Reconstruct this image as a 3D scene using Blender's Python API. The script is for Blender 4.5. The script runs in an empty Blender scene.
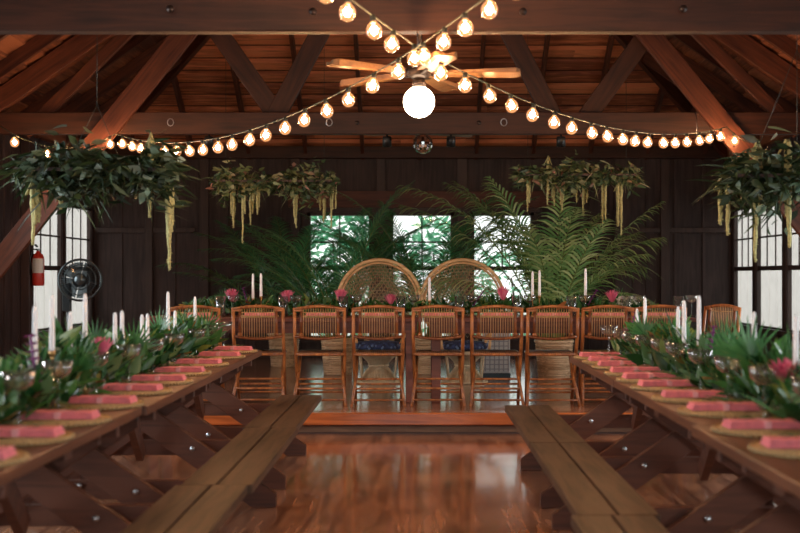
import bpy, math, random
from mathutils import Vector, Matrix
random.seed(7)
S = bpy.context.scene
COL = S.collection
V = Vector
# ------------------------------------------------------------ camera, sky, exposure
FPX, CX, HY, H = 1111.0, 418.0, 276.0, 1.277
cam_d = bpy.data.cameras.new('camera'); cam = bpy.data.objects.new('camera', cam_d); COL.objects.link(cam)
cam.location = (0, 0, H); cam.rotation_euler = (math.pi/2, 0, 0)
cam_d.sensor_width = 36; cam_d.lens = FPX*36/800
cam_d.shift_x = -(CX-400)/800; cam_d.shift_y = (HY-266.5)/800
cam_d.clip_end = 200
cam_d.dof.use_dof = True; cam_d.dof.focus_distance = 9.6; cam_d.dof.aperture_fstop = 2.2
S.camera = cam
S.view_settings.view_transform = 'Standard'; S.view_settings.look = 'None'
S.view_settings.gamma = 1; S.view_settings.exposure = 0.0; S.view_settings.use_curve_mapping = False
S.cycles.max_bounces = 8; S.cycles.transparent_max_bounces = 24; S.cycles.sample_clamp_indirect = 4
S.cycles.caustics_reflective = False; S.cycles.caustics_refractive = False
W = bpy.data.worlds.new('overcast_sky'); S.world = W; W.use_nodes = True
bg = W.node_tree.nodes['Background']; bg.inputs[0].default_value = (0.92, 0.97, 0.955, 1); bg.inputs[1].default_value = 1.75
BULB_E, GLOBE_E = 230.0, 30.0
def area(name, loc, rot, sx, sy, power, color):
    l = bpy.data.lights.new(name, 'AREA'); l.shape = 'RECTANGLE'; l.size = sx; l.size_y = sy; l.energy = power; l.color = color; l.spread = 2.3
    o = bpy.data.objects.new(name, l); o.location = loc; o.rotation_euler = rot; COL.objects.link(o); return o
# fill lamp added behind the camera, at the unseen open front of the hall
area('front_fill', (0, -3.2, 1.7), (math.pi/2, 0, 0), 4.8, 2.6, 16, (0.90, 0.93, 1.0))
# daylight at the side windows nearer the camera, pouring in and down
for _y, _w, _p in ((2.05, 1.6, 85), (6.05, 1.6, 105), (9.75, 0.9, 45)):
    area('window_daylight', (-4.55, _y, 1.55), (0, -math.radians(72), 0), 1.5, _w, _p, (0.88, 0.95, 1.0))
    area('window_daylight', (4.45, _y, 1.55), (0, math.radians(72), 0), 1.5, _w, _p, (0.88, 0.95, 1.0))

def P(px, py, D):
    """a point D metres in front of the lens, read off the photograph while surveying the room"""
    return V(((px-CX)*D/FPX, D, H-(py-HY)*D/FPX))

# ------------------------------------------------------------ materials
def newmat(name):
    m = bpy.data.materials.new(name); m.use_nodes = True
    nt = m.node_tree; b = nt.nodes['Principled BSDF']; return m, nt, b
def setin(b, **k):
    for n, v in k.items():
        b.inputs[n.replace('_', ' ')].default_value = v
def ramp(nt, stops):
    r = nt.nodes.new('ShaderNodeValToRGB'); e = r.color_ramp.elements
    while len(e) < len(stops): e.new(0.5)
    for i, (p, c) in enumerate(stops): e[i].position = p; e[i].color = (*c, 1)
    return r
def wood(name, dark, light, axis='Y', rough=0.5, bump=0.25, isl=0.5, scale=1.0, spec=0.5, coat=0.0, rvar=0.0):
    m, nt, b = newmat(name); N = nt.nodes; L = nt.links
    tc = N.new('ShaderNodeTexCoord'); geo = N.new('ShaderNodeNewGeometry')
    mp = N.new('ShaderNodeMapping')
    s = {'X': (1.2, 16, 16), 'Y': (16, 1.2, 16), 'Z': (16, 16, 1.2)}[axis]
    mp.inputs['Scale'].default_value = tuple(q*scale for q in s)
    add = N.new('ShaderNodeVectorMath'); add.operation = 'MULTIPLY_ADD'
    L.new(geo.outputs['Random Per Island'], add.inputs[0]); add.inputs[1].default_value = (7, 9, 5)
    L.new(tc.outputs['Object'], add.inputs[2]); L.new(add.outputs[0], mp.inputs[0])
    no = N.new('ShaderNodeTexNoise'); no.inputs['Scale'].default_value = 1.6; no.inputs['Detail'].default_value = 6; no.inputs['Distortion'].default_value = 0.8
    L.new(mp.outputs[0], no.inputs[0])
    n2 = N.new('ShaderNodeTexNoise'); n2.inputs['Scale'].default_value = 2.2; n2.inputs['Detail'].default_value = 3; L.new(tc.outputs['Object'], n2.inputs[0])
    mix = N.new('ShaderNodeMath'); mix.operation = 'MULTIPLY_ADD'; L.new(n2.outputs[0], mix.inputs[0]); mix.inputs[1].default_value = 0.45
    L.new(no.outputs[0], mix.inputs[2])
    m2 = N.new('ShaderNodeMath'); m2.operation = 'MULTIPLY_ADD'; L.new(geo.outputs['Random Per Island'], m2.inputs[0]); m2.inputs[1].default_value = isl*0.5
    L.new(mix.outputs[0], m2.inputs[2])
    r = ramp(nt, [(0.05, dark), (0.5, tuple((a+c)/2 for a, c in zip(dark, light))), (0.95, light)])
    m3 = N.new('ShaderNodeMath'); m3.operation = 'MULTIPLY_ADD'; m3.inputs[1].default_value = 2.3; m3.inputs[2].default_value = 0.5-2.3*(0.725+isl*0.25)
    L.new(m2.outputs[0], m3.inputs[0]); L.new(m3.outputs[0], r.inputs[0]); L.new(r.outputs[0], b.inputs['Base Color'])
    bp = N.new('ShaderNodeBump'); bp.inputs['Strength'].default_value = bump; bp.inputs['Distance'].default_value = 0.004
    L.new(no.outputs[0], bp.inputs['Height']); L.new(bp.outputs[0], b.inputs['Normal'])
    b.inputs['Roughness'].default_value = rough
    if rvar:
        rr = N.new('ShaderNodeMapRange'); rr.inputs['To Min'].default_value = rough-rvar; rr.inputs['To Max'].default_value = rough+rvar
        L.new(n2.outputs[0], rr.inputs[0]); L.new(rr.outputs[0], b.inputs['Roughness'])
    b.inputs['Specular IOR Level'].default_value = spec; b.inputs['Coat Weight'].default_value = coat; b.inputs['Coat Roughness'].default_value = 0.12
    return m
def plain(name, c, rough=0.5, metal=0.0, spec=0.5, var=0.0, vs=30, bump=0.0, sub=0.0):
    m, nt, b = newmat(name); setin(b, Base_Color=(*c, 1), Roughness=rough, Metallic=metal); b.inputs['Specular IOR Level'].default_value = spec
    if var or bump:
        tc = nt.nodes.new('ShaderNodeTexCoord'); no = nt.nodes.new('ShaderNodeTexNoise'); no.inputs['Scale'].default_value = vs; no.inputs['Detail'].default_value = 4
        nt.links.new(tc.outputs['Object'], no.inputs[0])
        r = ramp(nt, [(0.3, tuple(max(0, x*(1-var)) for x in c)), (0.7, tuple(min(1, x*(1+var)) for x in c))])
        nt.links.new(no.outputs[0], r.inputs[0]); nt.links.new(r.outputs[0], b.inputs['Base Color'])
        if bump:
            bp = nt.nodes.new('ShaderNodeBump'); bp.inputs['Strength'].default_value = bump; bp.inputs['Distance'].default_value = 0.01
            nt.links.new(no.outputs[0], bp.inputs['Height']); nt.links.new(bp.outputs[0], b.inputs['Normal'])
    if sub: b.inputs['Subsurface Weight'].default_value = sub; b.inputs['Subsurface Radius'].default_value = (0.02, 0.015, 0.01)
    return m
def leafmat(name, stops, rough=0.4, trans=0.25, spec=0.5):
    m, nt, b = newmat(name); geo = nt.nodes.new('ShaderNodeNewGeometry'); r = ramp(nt, stops)
    nt.links.new(geo.outputs['Random Per Island'], r.inputs[0]); nt.links.new(r.outputs[0], b.inputs['Base Color'])
    b.inputs['Roughness'].default_value = rough; b.inputs['Specular IOR Level'].default_value = spec
    if trans:
        t = nt.nodes.new('ShaderNodeBsdfTranslucent'); nt.links.new(r.outputs[0], t.inputs[0])
        mx = nt.nodes.new('ShaderNodeMixShader'); mx.inputs[0].default_value = trans
        nt.links.new(b.outputs[0], mx.inputs[1]); nt.links.new(t.outputs[0], mx.inputs[2])
        nt.links.new(mx.outputs[0], nt.nodes['Material Output'].inputs[0])
    return m
def glassmat(name, tint=(1, 1, 1), ior_f=1.45, refl=1.0, rough=0.03, milk=0.0):
    m = bpy.data.materials.new(name); m.use_nodes = True; nt = m.node_tree; nt.nodes.clear()
    o = nt.nodes.new('ShaderNodeOutputMaterial'); t = nt.nodes.new('ShaderNodeBsdfTransparent'); t.inputs[0].default_value = (*tint, 1)
    g = nt.nodes.new('ShaderNodeBsdfGlossy'); g.inputs['Roughness'].default_value = rough
    f = nt.nodes.new('ShaderNodeLayerWeight'); f.inputs[0].default_value = 0.5; pw = nt.nodes.new('ShaderNodeMath'); pw.operation = 'POWER'; pw.inputs[1].default_value = 2.0; nt.links.new(f.outputs['Facing'], pw.inputs[0]); pa = nt.nodes.new('ShaderNodeMath'); pa.operation = 'ADD'; pa.inputs[1].default_value = 0.03; nt.links.new(pw.outputs[0], pa.inputs[0])
    mu = nt.nodes.new('ShaderNodeMath'); mu.operation = 'MULTIPLY'; mu.inputs[1].default_value = refl; mu.use_clamp = True; nt.links.new(pa.outputs[0], mu.inputs[0])
    mx = nt.nodes.new('ShaderNodeMixShader'); nt.links.new(mu.outputs[0], mx.inputs[0]); nt.links.new(t.outputs[0], mx.inputs[1]); nt.links.new(g.outputs[0], mx.inputs[2])
    nt.links.new(mx.outputs[0], o.inputs[0])
    if milk:   # pale teal mixed in, painting the window reflections into the glass
        df = nt.nodes.new('ShaderNodeBsdfTranslucent'); df.inputs[0].default_value = (0.8, 0.95, 0.95, 1); d2 = nt.nodes.new('ShaderNodeBsdfDiffuse'); d2.inputs[0].default_value = (0.8, 0.95, 0.95, 1)
        ad = nt.nodes.new('ShaderNodeMixShader'); nt.links.new(df.outputs[0], ad.inputs[1]); nt.links.new(d2.outputs[0], ad.inputs[2])
        mk = nt.nodes.new('ShaderNodeMixShader'); mk.inputs[0].default_value = milk; nt.links.new(mx.outputs[0], mk.inputs[1]); nt.links.new(ad.outputs[0], mk.inputs[2]); nt.links.new(mk.outputs[0], o.inputs[0])
    return m
def emit(name, c, s):
    m = bpy.data.materials.new(name); m.use_nodes = True; nt = m.node_tree; nt.nodes.clear()
    o = nt.nodes.new('ShaderNodeOutputMaterial'); e = nt.nodes.new('ShaderNodeEmission'); e.inputs[0].default_value = (*c, 1); e.inputs[1].default_value = s
    nt.links.new(e.outputs[0], o.inputs[0]); return m
M = {}
M['wall'] = wood('dark_wall_boards', (0.028, 0.0165, 0.0165), (0.078, 0.049, 0.047), 'Z', 0.6, 0.2, 0.3)
M['wallside'] = M['wall']
M['trim'] = wood('dark_red_trim', (0.06, 0.02, 0.014), (0.14, 0.045, 0.028), 'X', 0.55, 0.2, 0.3)
M['trimz'] = wood('dark_window_wood', (0.035, 0.02, 0.018), (0.07, 0.04, 0.034), 'Z', 0.5, 0.2, 0.3)
M['floor'] = wood('varnished_floor_planks', (0.13, 0.048, 0.024), (0.55, 0.24, 0.12), 'Y', 0.22, 0.14, 0.45, 0.8, 0.6, 0.7, 0.06)
M['stage'] = wood('varnished_stage_planks', (0.16, 0.06, 0.032), (0.48, 0.22, 0.13), 'X', 0.22, 0.2, 0.4, 0.8, 0.5, 0.5, 0.06)
M['nosing'] = wood('orange_varnished_step', (0.24, 0.050, 0.012), (0.62, 0.17, 0.04), 'X', 0.35, 0.1, 0.4, 0.7, 0.5, 0.3)
M['floor'].node_tree.nodes['Principled BSDF'].inputs['Coat Roughness'].default_value = 0.10
M['riser'] = wood('worn_brown_riser', (0.10, 0.045, 0.025), (0.22, 0.12, 0.07), 'X', 0.6)
M['roof'] = wood('red_brown_roof_boards_lit_x', (0.26, 0.075, 0.032), (0.85, 0.30, 0.13), 'X', 0.6, 0.3, 0.9)  # hip boards lightened beyond the side slopes, bulb light put into the colour
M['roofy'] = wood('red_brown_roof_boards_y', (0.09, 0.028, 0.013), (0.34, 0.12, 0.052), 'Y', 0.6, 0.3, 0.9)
M['beamx'] = wood('red_brown_beam_shaded_x', (0.020, 0.007, 0.004), (0.066, 0.021, 0.010), 'X', 0.55, 0.3, 0.3)  # shade on the chords put into the colour, darker than the braces
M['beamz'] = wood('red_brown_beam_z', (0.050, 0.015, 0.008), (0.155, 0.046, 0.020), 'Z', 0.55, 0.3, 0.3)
M['web'] = wood('shaded_truss_web', (0.022, 0.008, 0.005), (0.07, 0.023, 0.011), 'Z', 0.55, 0.3, 0.3)  # wood darkened so the webs stand shaded against the hip boards
M['table'] = wood('stained_table_wood', (0.055, 0.020, 0.011), (0.17, 0.066, 0.033), 'Y', 0.38, 0.3, 0.5, 1.0, 0.5)
M['legx'] = wood('stained_leg_wood', (0.055, 0.019, 0.011), (0.14, 0.050, 0.028), 'X', 0.45, 0.3, 0.4)
M['bench'] = wood('worn_bench_wood', (0.018, 0.011, 0.007), (0.125, 0.076, 0.046), 'Y', 0.45, 0.5, 0.6, 1.0, 0.3)
M['headtable'] = wood('dark_red_table_wood', (0.07, 0.02, 0.012), (0.18, 0.05, 0.028), 'X', 0.45)
M['rattan'] = wood('orange_rattan_cane', (0.15, 0.040, 0.010), (0.52, 0.19, 0.055), 'Z', 0.35, 0.2, 0.6, 1.0)
M['ratlight'] = wood('pale_rattan_slats', (0.36, 0.17, 0.06), (0.70, 0.42, 0.18), 'Z', 0.45, 0.2, 0.6)
M['ratseat'] = wood('dark_rattan_seat', (0.07, 0.03, 0.015), (0.22, 0.10, 0.045), 'X', 0.5, 0.2, 0.6)
M['wicker'] = wood('straw_wicker', (0.46, 0.29, 0.16), (0.88, 0.66, 0.42), 'X', 0.6, 0.4, 0.7)
M['peacock'] = wood('honey_peacock_cane', (0.46, 0.25, 0.10), (0.86, 0.56, 0.28), 'X', 0.5, 0.3, 0.5)
M['weave'] = wood('fine_cane_weave', (0.32, 0.20, 0.10), (0.60, 0.44, 0.25), 'X', 0.55, 0.3, 0.5)
M['cream'] = plain('cream_cane', (0.62, 0.48, 0.30), 0.5, var=0.15)
M['mat'] = plain('seagrass_placemat', (0.50, 0.34, 0.16), 0.75, var=0.5, vs=160, bump=0.6)
M['pink'] = plain('pink_linen', (0.88, 0.28, 0.33), 0.8, var=0.12, vs=40, bump=0.15)
M['pinktie'] = plain('pale_pink_band', (0.88, 0.42, 0.46), 0.8)
M['candle'] = plain('white_wax', (0.95, 0.93, 0.94), 0.7, spec=0.2)
M['wick'] = plain('wick', (0.06, 0.05, 0.05), 0.9)
M['brass'] = plain('aged_brass', (0.55, 0.33, 0.13), 0.35, 0.9)
M['holdglass'] = glassmat('clear_glass_holder', (0.93, 0.96, 0.95), 1.5, 1.2)
M['glass'] = glassmat('drinking_glass', (0.97, 0.985, 0.98), 1.5, 1.3, 0.10, 0.022)
M['pane'] = glassmat('window_glass', (0.97, 0.97, 0.96), 1.3, 0.6, 0.02)
M['black'] = plain('black_metal', (0.012, 0.014, 0.015), 0.35, 0.3)
M['fancage'] = plain('fan_wire', (0.05, 0.065, 0.07), 0.3, 0.6)
M['fanblade'] = glassmat('smoky_fan_blade', (0.13, 0.16, 0.18), 1.5, 1.0, 0.1)
M['red'] = plain('extinguisher_red', (0.50, 0.035, 0.022), 0.3)
M['label'] = plain('white_label', (0.6, 0.6, 0.58), 0.5)
M['labelink'] = plain('label_ink', (0.08, 0.08, 0.09), 0.5)
M['steel'] = plain('zinc_bolt', (0.55, 0.57, 0.6), 0.3, 1.0)
M['cable'] = plain('green_black_cable', (0.035, 0.045, 0.028), 0.6)
M['socket'] = plain('bulb_socket', (0.03, 0.035, 0.028), 0.5)
M['filament'] = emit('warm_filament', (1.0, 0.56, 0.27), BULB_E)
M['bulbglass'] = glassmat('glowing_bulb_glass', (1.0, 0.90, 0.80), 1.45, 1.5, 0.05)
_m = M['bulbglass']; _nt = _m.node_tree; _e = _nt.nodes.new('ShaderNodeEmission'); _e.inputs[0].default_value = (1, .42, .16, 1); _e.inputs[1].default_value = .55  # orange emission added to the glass, painting the halo around each filament
_a = _nt.nodes.new('ShaderNodeAddShader'); _o = _nt.nodes['Material Output']; _nt.links.new(_o.inputs[0].links[0].from_socket, _a.inputs[0]); _nt.links.new(_e.outputs[0], _a.inputs[1]); _nt.links.new(_a.outputs[0], _o.inputs[0])
M['globe'] = emit('lit_globe', (1.0, 0.80, 0.55), GLOBE_E)
M['mirror'] = plain('mirror_tile', (0.75, 0.80, 0.80), 0.08, 1.0)
M['fanwood'] = wood('tan_fan_blade', (0.14, 0.065, 0.025), (0.30, 0.15, 0.06), 'X', 0.4)
M['darkmetal'] = plain('bronze_metal', (0.05, 0.035, 0.03), 0.4, 0.6)
M['blue'] = plain('navy_patterned_cushion', (0.018, 0.030, 0.085), 0.8, var=0.9, vs=22)
M['bluedot'] = plain('pale_blue_print', (0.12, 0.18, 0.32), 0.8)
M['crate'] = plain('white_painted_metal', (0.55, 0.56, 0.56), 0.5)
M['lattice'] = plain('grey_lattice', (0.27, 0.28, 0.30), 0.5)
M['soil'] = plain('potting_soil', (0.03, 0.02, 0.012), 0.9)
M['garland'] = leafmat('garland_leaves', [(0.0, (0.012, 0.05, 0.018)), (0.35, (0.03, 0.11, 0.03)), (0.6, (0.08, 0.22, 0.05)), (0.8, (0.12, 0.25, 0.13)), (0.95, (0.22, 0.26, 0.05)), (1.0, (0.35, 0.13, 0.05))], 0.26, 0.2)
M['euca'] = leafmat('eucalyptus_leaves', [(0.0, (0.10, 0.18, 0.13)), (0.5, (0.16, 0.26, 0.19)), (1.0, (0.34, 0.42, 0.36))], 0.4, 0.15)
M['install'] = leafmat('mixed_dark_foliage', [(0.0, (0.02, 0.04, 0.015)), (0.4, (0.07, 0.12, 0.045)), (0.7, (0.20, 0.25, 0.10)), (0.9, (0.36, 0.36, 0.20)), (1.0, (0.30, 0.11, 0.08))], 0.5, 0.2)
M['palm'] = leafmat('palm_leaflets', [(0.0, (0.10, 0.26, 0.09)), (0.6, (0.28, 0.48, 0.17)), (1.0, (0.60, 0.70, 0.34))], 0.35, 0.35)
M['palmcool'] = leafmat('cool_palm_leaflets', [(0.0, (0.03, 0.18, 0.08)), (0.6, (0.08, 0.36, 0.14)), (1.0, (0.24, 0.50, 0.20))], 0.35, 0.45)
M['palmstem'] = plain('palm_stem', (0.14, 0.20, 0.05), 0.5)
M['fanpalm'] = leafmat('palmetto_blades', [(0.0, (0.03, 0.13, 0.035)), (1.0, (0.09, 0.26, 0.08))], 0.35, 0.3)
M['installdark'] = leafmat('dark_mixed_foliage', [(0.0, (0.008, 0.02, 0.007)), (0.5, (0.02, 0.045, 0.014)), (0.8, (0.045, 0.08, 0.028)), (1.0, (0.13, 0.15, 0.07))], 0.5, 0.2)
M['amar'] = plain('yellow_green_amaranthus', (0.46, 0.42, 0.18), 0.85, var=0.35, vs=60)
M['protea'] = leafmat('pink_protea_petals', [(0.0, (0.55, 0.06, 0.14)), (1.0, (0.80, 0.20, 0.28))], 0.6, 0.15)
M['purple'] = leafmat('purple_orchid', [(0.0, (0.12, 0.01, 0.10)), (1.0, (0.26, 0.03, 0.22))], 0.5, 0.15)
M['whitefl'] = leafmat('white_blossom', [(0.0, (0.5, 0.55, 0.45)), (1.0, (0.8, 0.8, 0.72))], 0.6, 0.2)
M['stem'] = plain('green_stem', (0.06, 0.12, 0.03), 0.6)
M['bush'] = leafmat('garden_leaves', [(0.0, (0.10, 0.36, 0.20)), (0.5, (0.20, 0.62, 0.38)), (1.0, (0.50, 0.85, 0.60))], 0.5, 0.4)
M['bark'] = plain('bark', (0.10, 0.07, 0.05), 0.9, var=0.3, bump=0.4)
M['lawn'] = plain('pale_lawn', (0.50, 0.52, 0.46), 0.9, var=0.3, vs=3)
M['hut'] = plain('pale_painted_boards', (0.95, 0.88, 0.87), 0.8, var=0.05, vs=4)

# ------------------------------------------------------------ mesh builder
class MB:
    def __init__(s): s.v = []; s.f = []; s.sm = []
    def add(s, vs, fs, smooth=False):
        n = len(s.v); s.v += [tuple(v) for v in vs]; s.f += [tuple(n+i for i in f) for f in fs]; s.sm += [smooth]*len(fs); return s
    def box(s, a, b):
        (x0, y0, z0), (x1, y1, z1) = a, b
        x0, x1 = sorted((x0, x1)); y0, y1 = sorted((y0, y1)); z0, z1 = sorted((z0, z1))
        return s.add([(x0,y0,z0),(x1,y0,z0),(x1,y1,z0),(x0,y1,z0),(x0,y0,z1),(x1,y0,z1),(x1,y1,z1),(x0,y1,z1)],
              [(0,3,2,1),(4,5,6,7),(0,1,5,4),(1,2,6,5),(2,3,7,6),(3,0,4,7)])
    def prism(s, poly, y0, y1, axis='Y'):
        """poly of (x,z) pushed along Y (or (y,z) along X)"""
        n = len(poly)
        if axis == 'Y': vs = [(x, y0, z) for x, z in poly]+[(x, y1, z) for x, z in poly]
        elif axis == 'X': vs = [(y0, x, z) for x, z in poly]+[(y1, x, z) for x, z in poly]
        else: vs = [(x, z, y0) for x, z in poly]+[(x, z, y1) for x, z in poly]
        return s.add(vs, [tuple(range(n))[::-1], tuple(range(n, 2*n))]+[(i, (i+1) % n, n+(i+1) % n, n+i) for i in range(n)])
    def bar(s, p, q, w, t, side=None):
        """rectangular bar p->q, w across 'side', t across the remaining axis"""
        p, q = V(p), V(q); d = (q-p).normalized(); side = V(side) if side else V((0, 1, 0))
        u = (side-d*side.dot(d)).normalized(); k = d.cross(u)
        c = [u*a*w/2+k*b*t/2 for a, b in ((-1,-1),(1,-1),(1,1),(-1,1))]
        return s.add([p+x for x in c]+[q+x for x in c], [(3,2,1,0),(4,5,6,7),(0,1,5,4),(1,2,6,5),(2,3,7,6),(3,0,4,7)])
    def tube(s, pts, r, n=8, closed=False, cap=True):
        pts = [V(p) for p in pts]; m = len(pts); rs = r if isinstance(r, (list, tuple)) else [r]*m
        vs = []; up = None
        for i, p in enumerate(pts):
            a = pts[(i-1) % m] if closed or i > 0 else p; b = pts[(i+1) % m] if closed or i < m-1 else p
            d = (b-a); d = d.normalized() if d.length > 1e-9 else V((0, 0, 1))
            if up is None:
                up = V((0, 0, 1)) if abs(d.z) < 0.9 else V((0, 1, 0))
            u = up-d*up.dot(d); u = u.normalized() if u.length > 1e-6 else d.orthogonal().normalized(); up = u; k = d.cross(u)
            for j in range(n):
                t = 2*math.pi*j/n; vs.append(p+(u*math.cos(t)+k*math.sin(t))*rs[i])
        fs = []
        for i in range(m if closed else m-1):
            i2 = (i+1) % m
            for j in range(n): fs.append((i*n+j, i*n+(j+1) % n, i2*n+(j+1) % n, i2*n+j))
        if cap and not closed: fs += [tuple(range(n))[::-1], tuple((m-1)*n+j for j in range(n))]
        return s.add(vs, fs, True)
    def lathe(s, prof, c=(0, 0, 0), n=20, axis=None):
        c = V(c); vs = []; fs = []; m = len(prof)
        R = V((0, 0, 1)).rotation_difference(V(axis)).to_matrix() if axis else Matrix.Identity(3)
        for r, z in prof:
            for j in range(n):
                t = 2*math.pi*j/n; vs.append(c+R @ V((r*math.cos(t), r*math.sin(t), z)))
        for i in range(m-1):
            for j in range(n): fs.append((i*n+j, i*n+(j+1) % n, (i+1)*n+(j+1) % n, (i+1)*n+j))
        if prof[0][0] > 1e-6: fs.append(tuple(range(n))[::-1])
        if prof[-1][0] > 1e-6: fs.append(tuple((m-1)*n+j for j in range(n)))
        return s.add(vs, fs, True)
    def sphere(s, c, r, n=14, m=9, sz=1.0):
        return s.lathe([(max(1e-7, r*math.sin(math.pi*i/m)), -r*sz*math.cos(math.pi*i/m)) for i in range(m+1)], c, n)
    def leaf(s, p, d, nrm, ln, wd, curl=0.2, fold=0.25, seg=3, shape=0.45):
        p, d = V(p), V(d).normalized(); nrm = V(nrm); nrm = nrm-d*nrm.dot(d)
        nrm = nrm.normalized() if nrm.length > 1e-4 else d.orthogonal().normalized(); k = d.cross(nrm)
        vs = []; fs = []
        for i in range(seg+1):
            t = i/seg; w = wd/2*(math.sin(math.pi*min(1, max(0.0, t**(shape*1.5)))) if 0 < t < 1 else 0.06)
            c = p+d*(ln*t)-nrm*(curl*ln*t*t)
            vs += [c-k*w+nrm*w*fold, c, c+k*w+nrm*w*fold]
        for i in range(seg):
            a = i*3; fs += [(a, a+1, a+4, a+3), (a+1, a+2, a+5, a+4)]
        return s.add(vs, fs, True)
    def strap(s, p, d, nrm, ln, wd, droop=0.2, seg=3):
        p, d = V(p), V(d).normalized(); nrm = V(nrm); nrm = nrm-d*nrm.dot(d)
        nrm = nrm.normalized() if nrm.length > 1e-4 else d.orthogonal().normalized(); k = d.cross(nrm)
        vs = []
        for i in range(seg+1):
            t = i/seg; w = wd/2*(1-t*t*0.92) if i else wd*0.3
            c = p+d*(ln*t)-V((0, 0, 1))*droop*ln*t*t
            vs += [c-k*w, c+k*w]
        return s.add(vs, [(2*i, 2*i+1, 2*i+3, 2*i+2) for i in range(seg)], True)
    def build(s, name, mat, parent=None, label=None, bevel=0):
        me = bpy.data.meshes.new(name); me.from_pydata(s.v, [], s.f); me.materials.append(M[mat] if isinstance(mat, str) else mat)
        me.polygons.foreach_set('use_smooth', s.sm); me.update()
        o = bpy.data.objects.new(name, me); COL.objects.link(o)
        if parent: o.parent = parent
        if label: o['label'] = label
        if bevel:
            bv = o.modifiers.new('bevel', 'BEVEL'); bv.width = bevel; bv.segments = 1; bv.limit_method = 'ANGLE'
        return o
def tag(o, label, cat, group=None, kind=None):
    o['label'] = label; o['category'] = cat
    if group: o['group'] = group
    if kind: o['kind'] = kind
    return o
def thing(name, label, cat, loc=(0, 0, 0), rz=0, group=None):
    o = bpy.data.objects.new(name, None); COL.objects.link(o); o.location = loc; o.rotation_euler = (0, 0, rz); o.empty_display_size = 0.1
    return tag(o, label, cat, group)
def struct(name, mb, mat, label=None, parent=None, bevel=0):
    o = mb.build(name, mat, parent, label, bevel)
    if not parent: o['kind'] = 'structure'
    return o
KIDS = {}
def kids(o):
    return [c for c in bpy.data.objects if c.parent == o]
def copy_tree(o, parent=None):
    c = o.copy(); COL.objects.link(c)
    if parent: c.parent = parent
    if o not in KIDS: KIDS[o] = kids(o)
    for k in KIDS[o]: copy_tree(k, c)
    return c
def dup(o, label, loc, rz=0, group=None, scale=None):
    c = copy_tree(o); c['label'] = label; c.location = loc; c.rotation_euler = (0, 0, rz)
    if group: c['group'] = group
    if scale: c.scale = scale if isinstance(scale, tuple) else (scale,)*3
    return c
ORD = ['first', 'second', 'third', 'fourth', 'fifth', 'sixth', 'seventh', 'eighth', 'ninth', 'tenth', 'eleventh', 'twelfth', 'thirteenth', 'fourteenth', 'fifteenth', 'sixteenth', 'seventeenth', 'eighteenth', 'nineteenth', 'twentieth']
R = random.uniform
def rdir(zmin=-1, zmax=1):
    t = R(0, 2*math.pi); z = R(zmin, zmax); q = math.sqrt(max(0, 1-z*z)); return V((q*math.cos(t), q*math.sin(t), z))

# ------------------------------------------------------------ room
WL, WR, YB, YF, ZE, SL = -4.38, 4.25, 15.05, -3.0, 3.0, 0.70
XC = (WL+WR)/2; HALF = (WR-WL)/2; ZR = ZE+HALF*SL; YS = 8.98; ZS = 0.17; YAP = YB-HALF
SILL, WTOP, MEET = 0.64, 2.17, 1.37
# floor planks
mb = MB(); x = WL-0.0
while x < WR:
    w = 0.105; y = YF-R(0, 1.5)
    while y < YS+0.05:
        L_ = R(1.6, 3.6); a, b_ = max(y, YF), min(y+L_, YS+0.05)
        if b_ > a: mb.add([(x, a, 0), (min(x+w, WR), a, 0), (min(x+w, WR), b_, 0), (x, b_, 0)], [(0, 1, 2, 3)])
        y += L_
    x += w
struct('floor', mb, 'floor')
mb = MB(); y = YS+0.02
while y < YB:
    x = WL-R(0, 1)
    while x < WR:
        L_ = R(1.5, 3.0); a, b_ = max(x, WL), min(x+L_, WR)
        if b_ > a: mb.add([(a, y, ZS), (b_, y, ZS), (b_, min(y+0.105, YB), ZS), (a, min(y+0.105, YB), ZS)], [(0, 1, 2, 3)])
        x += L_
    y += 0.105
struct('floor_stage', mb, 'stage')
struct('trim_1', MB().box((WL, YS-0.03, 0.075), (WR, YS+0.03, ZS+0.001)), 'nosing', bevel=0.006)
struct('trim_2', MB().box((WL, YS+0.02, 0.0), (WR, YS+0.05, 0.08)), 'riser')
struct('trim_3', MB().box((WL, YS+0.0, 0.0), (WR, YS+0.02, 0.012)), 'trimz')

def wall_with_holes(axis, c, t, lo, hi, holes, name, z1=ZE, mat='wall', z0=0.0, bw=0.22, batten_dir=1):
    """vertical boards w/ battens; axis 'Y' = wall runs along Y at x=c"""
    mb = MB()
    def bx(a, b, za, zb, d0=0.0, d1=t):
        if axis == 'Y': mb.box((c+d0*batten_dir, a, za), (c+d1*batten_dir, b, zb))
        else: mb.box((a, c+d0*batten_dir, za), (b, c+d1*batten_dir, zb))
    holes = sorted(holes); segs = []; p = lo
    for a, b, s0, s1 in holes:
        if a > p: segs.append((p, a, z0, z1))
        segs.append((a, b, z0, s0)); segs.append((a, b, s1, z1)); p = b
    if hi > p: segs.append((p, hi, z0, z1))
    for a, b, za, zb in segs:
        n = max(1, round((b-a)/bw))
        for i in range(n):
            q0, q1 = a+(b-a)*i/n, a+(b-a)*(i+1)/n
            bx(q0, q1, za, zb)
            if i: bx(q0-0.018, q0+0.018, za, zb, -0.022, 0.0)
    return struct(name, mb, mat)
LW = [(12.62, 13.66), (13.80, 14.88), (9.3, 10.2), (10.4, 11.3), (5.0, 5.95), (6.15, 7.1), (1.0, 1.95), (2.15, 3.1)]
RW = [(11.80, 12.80), (12.94, 13.95), (14.09, 14.95), (9.3, 10.2), (10.4, 11.3), (5.0, 5.95), (6.15, 7.1), (1.0, 1.95), (2.15, 3.1)]
BW = [tuple((px-CX)*YB/FPX for px in q) for q in ((307, 372), (390, 454), (471, 534))]
wall_with_holes('Y', WL, 0.05, YF, YB+0.12, [(a, b, SILL, WTOP) for a, b in LW], 'wall_left', batten_dir=-1)
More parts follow.
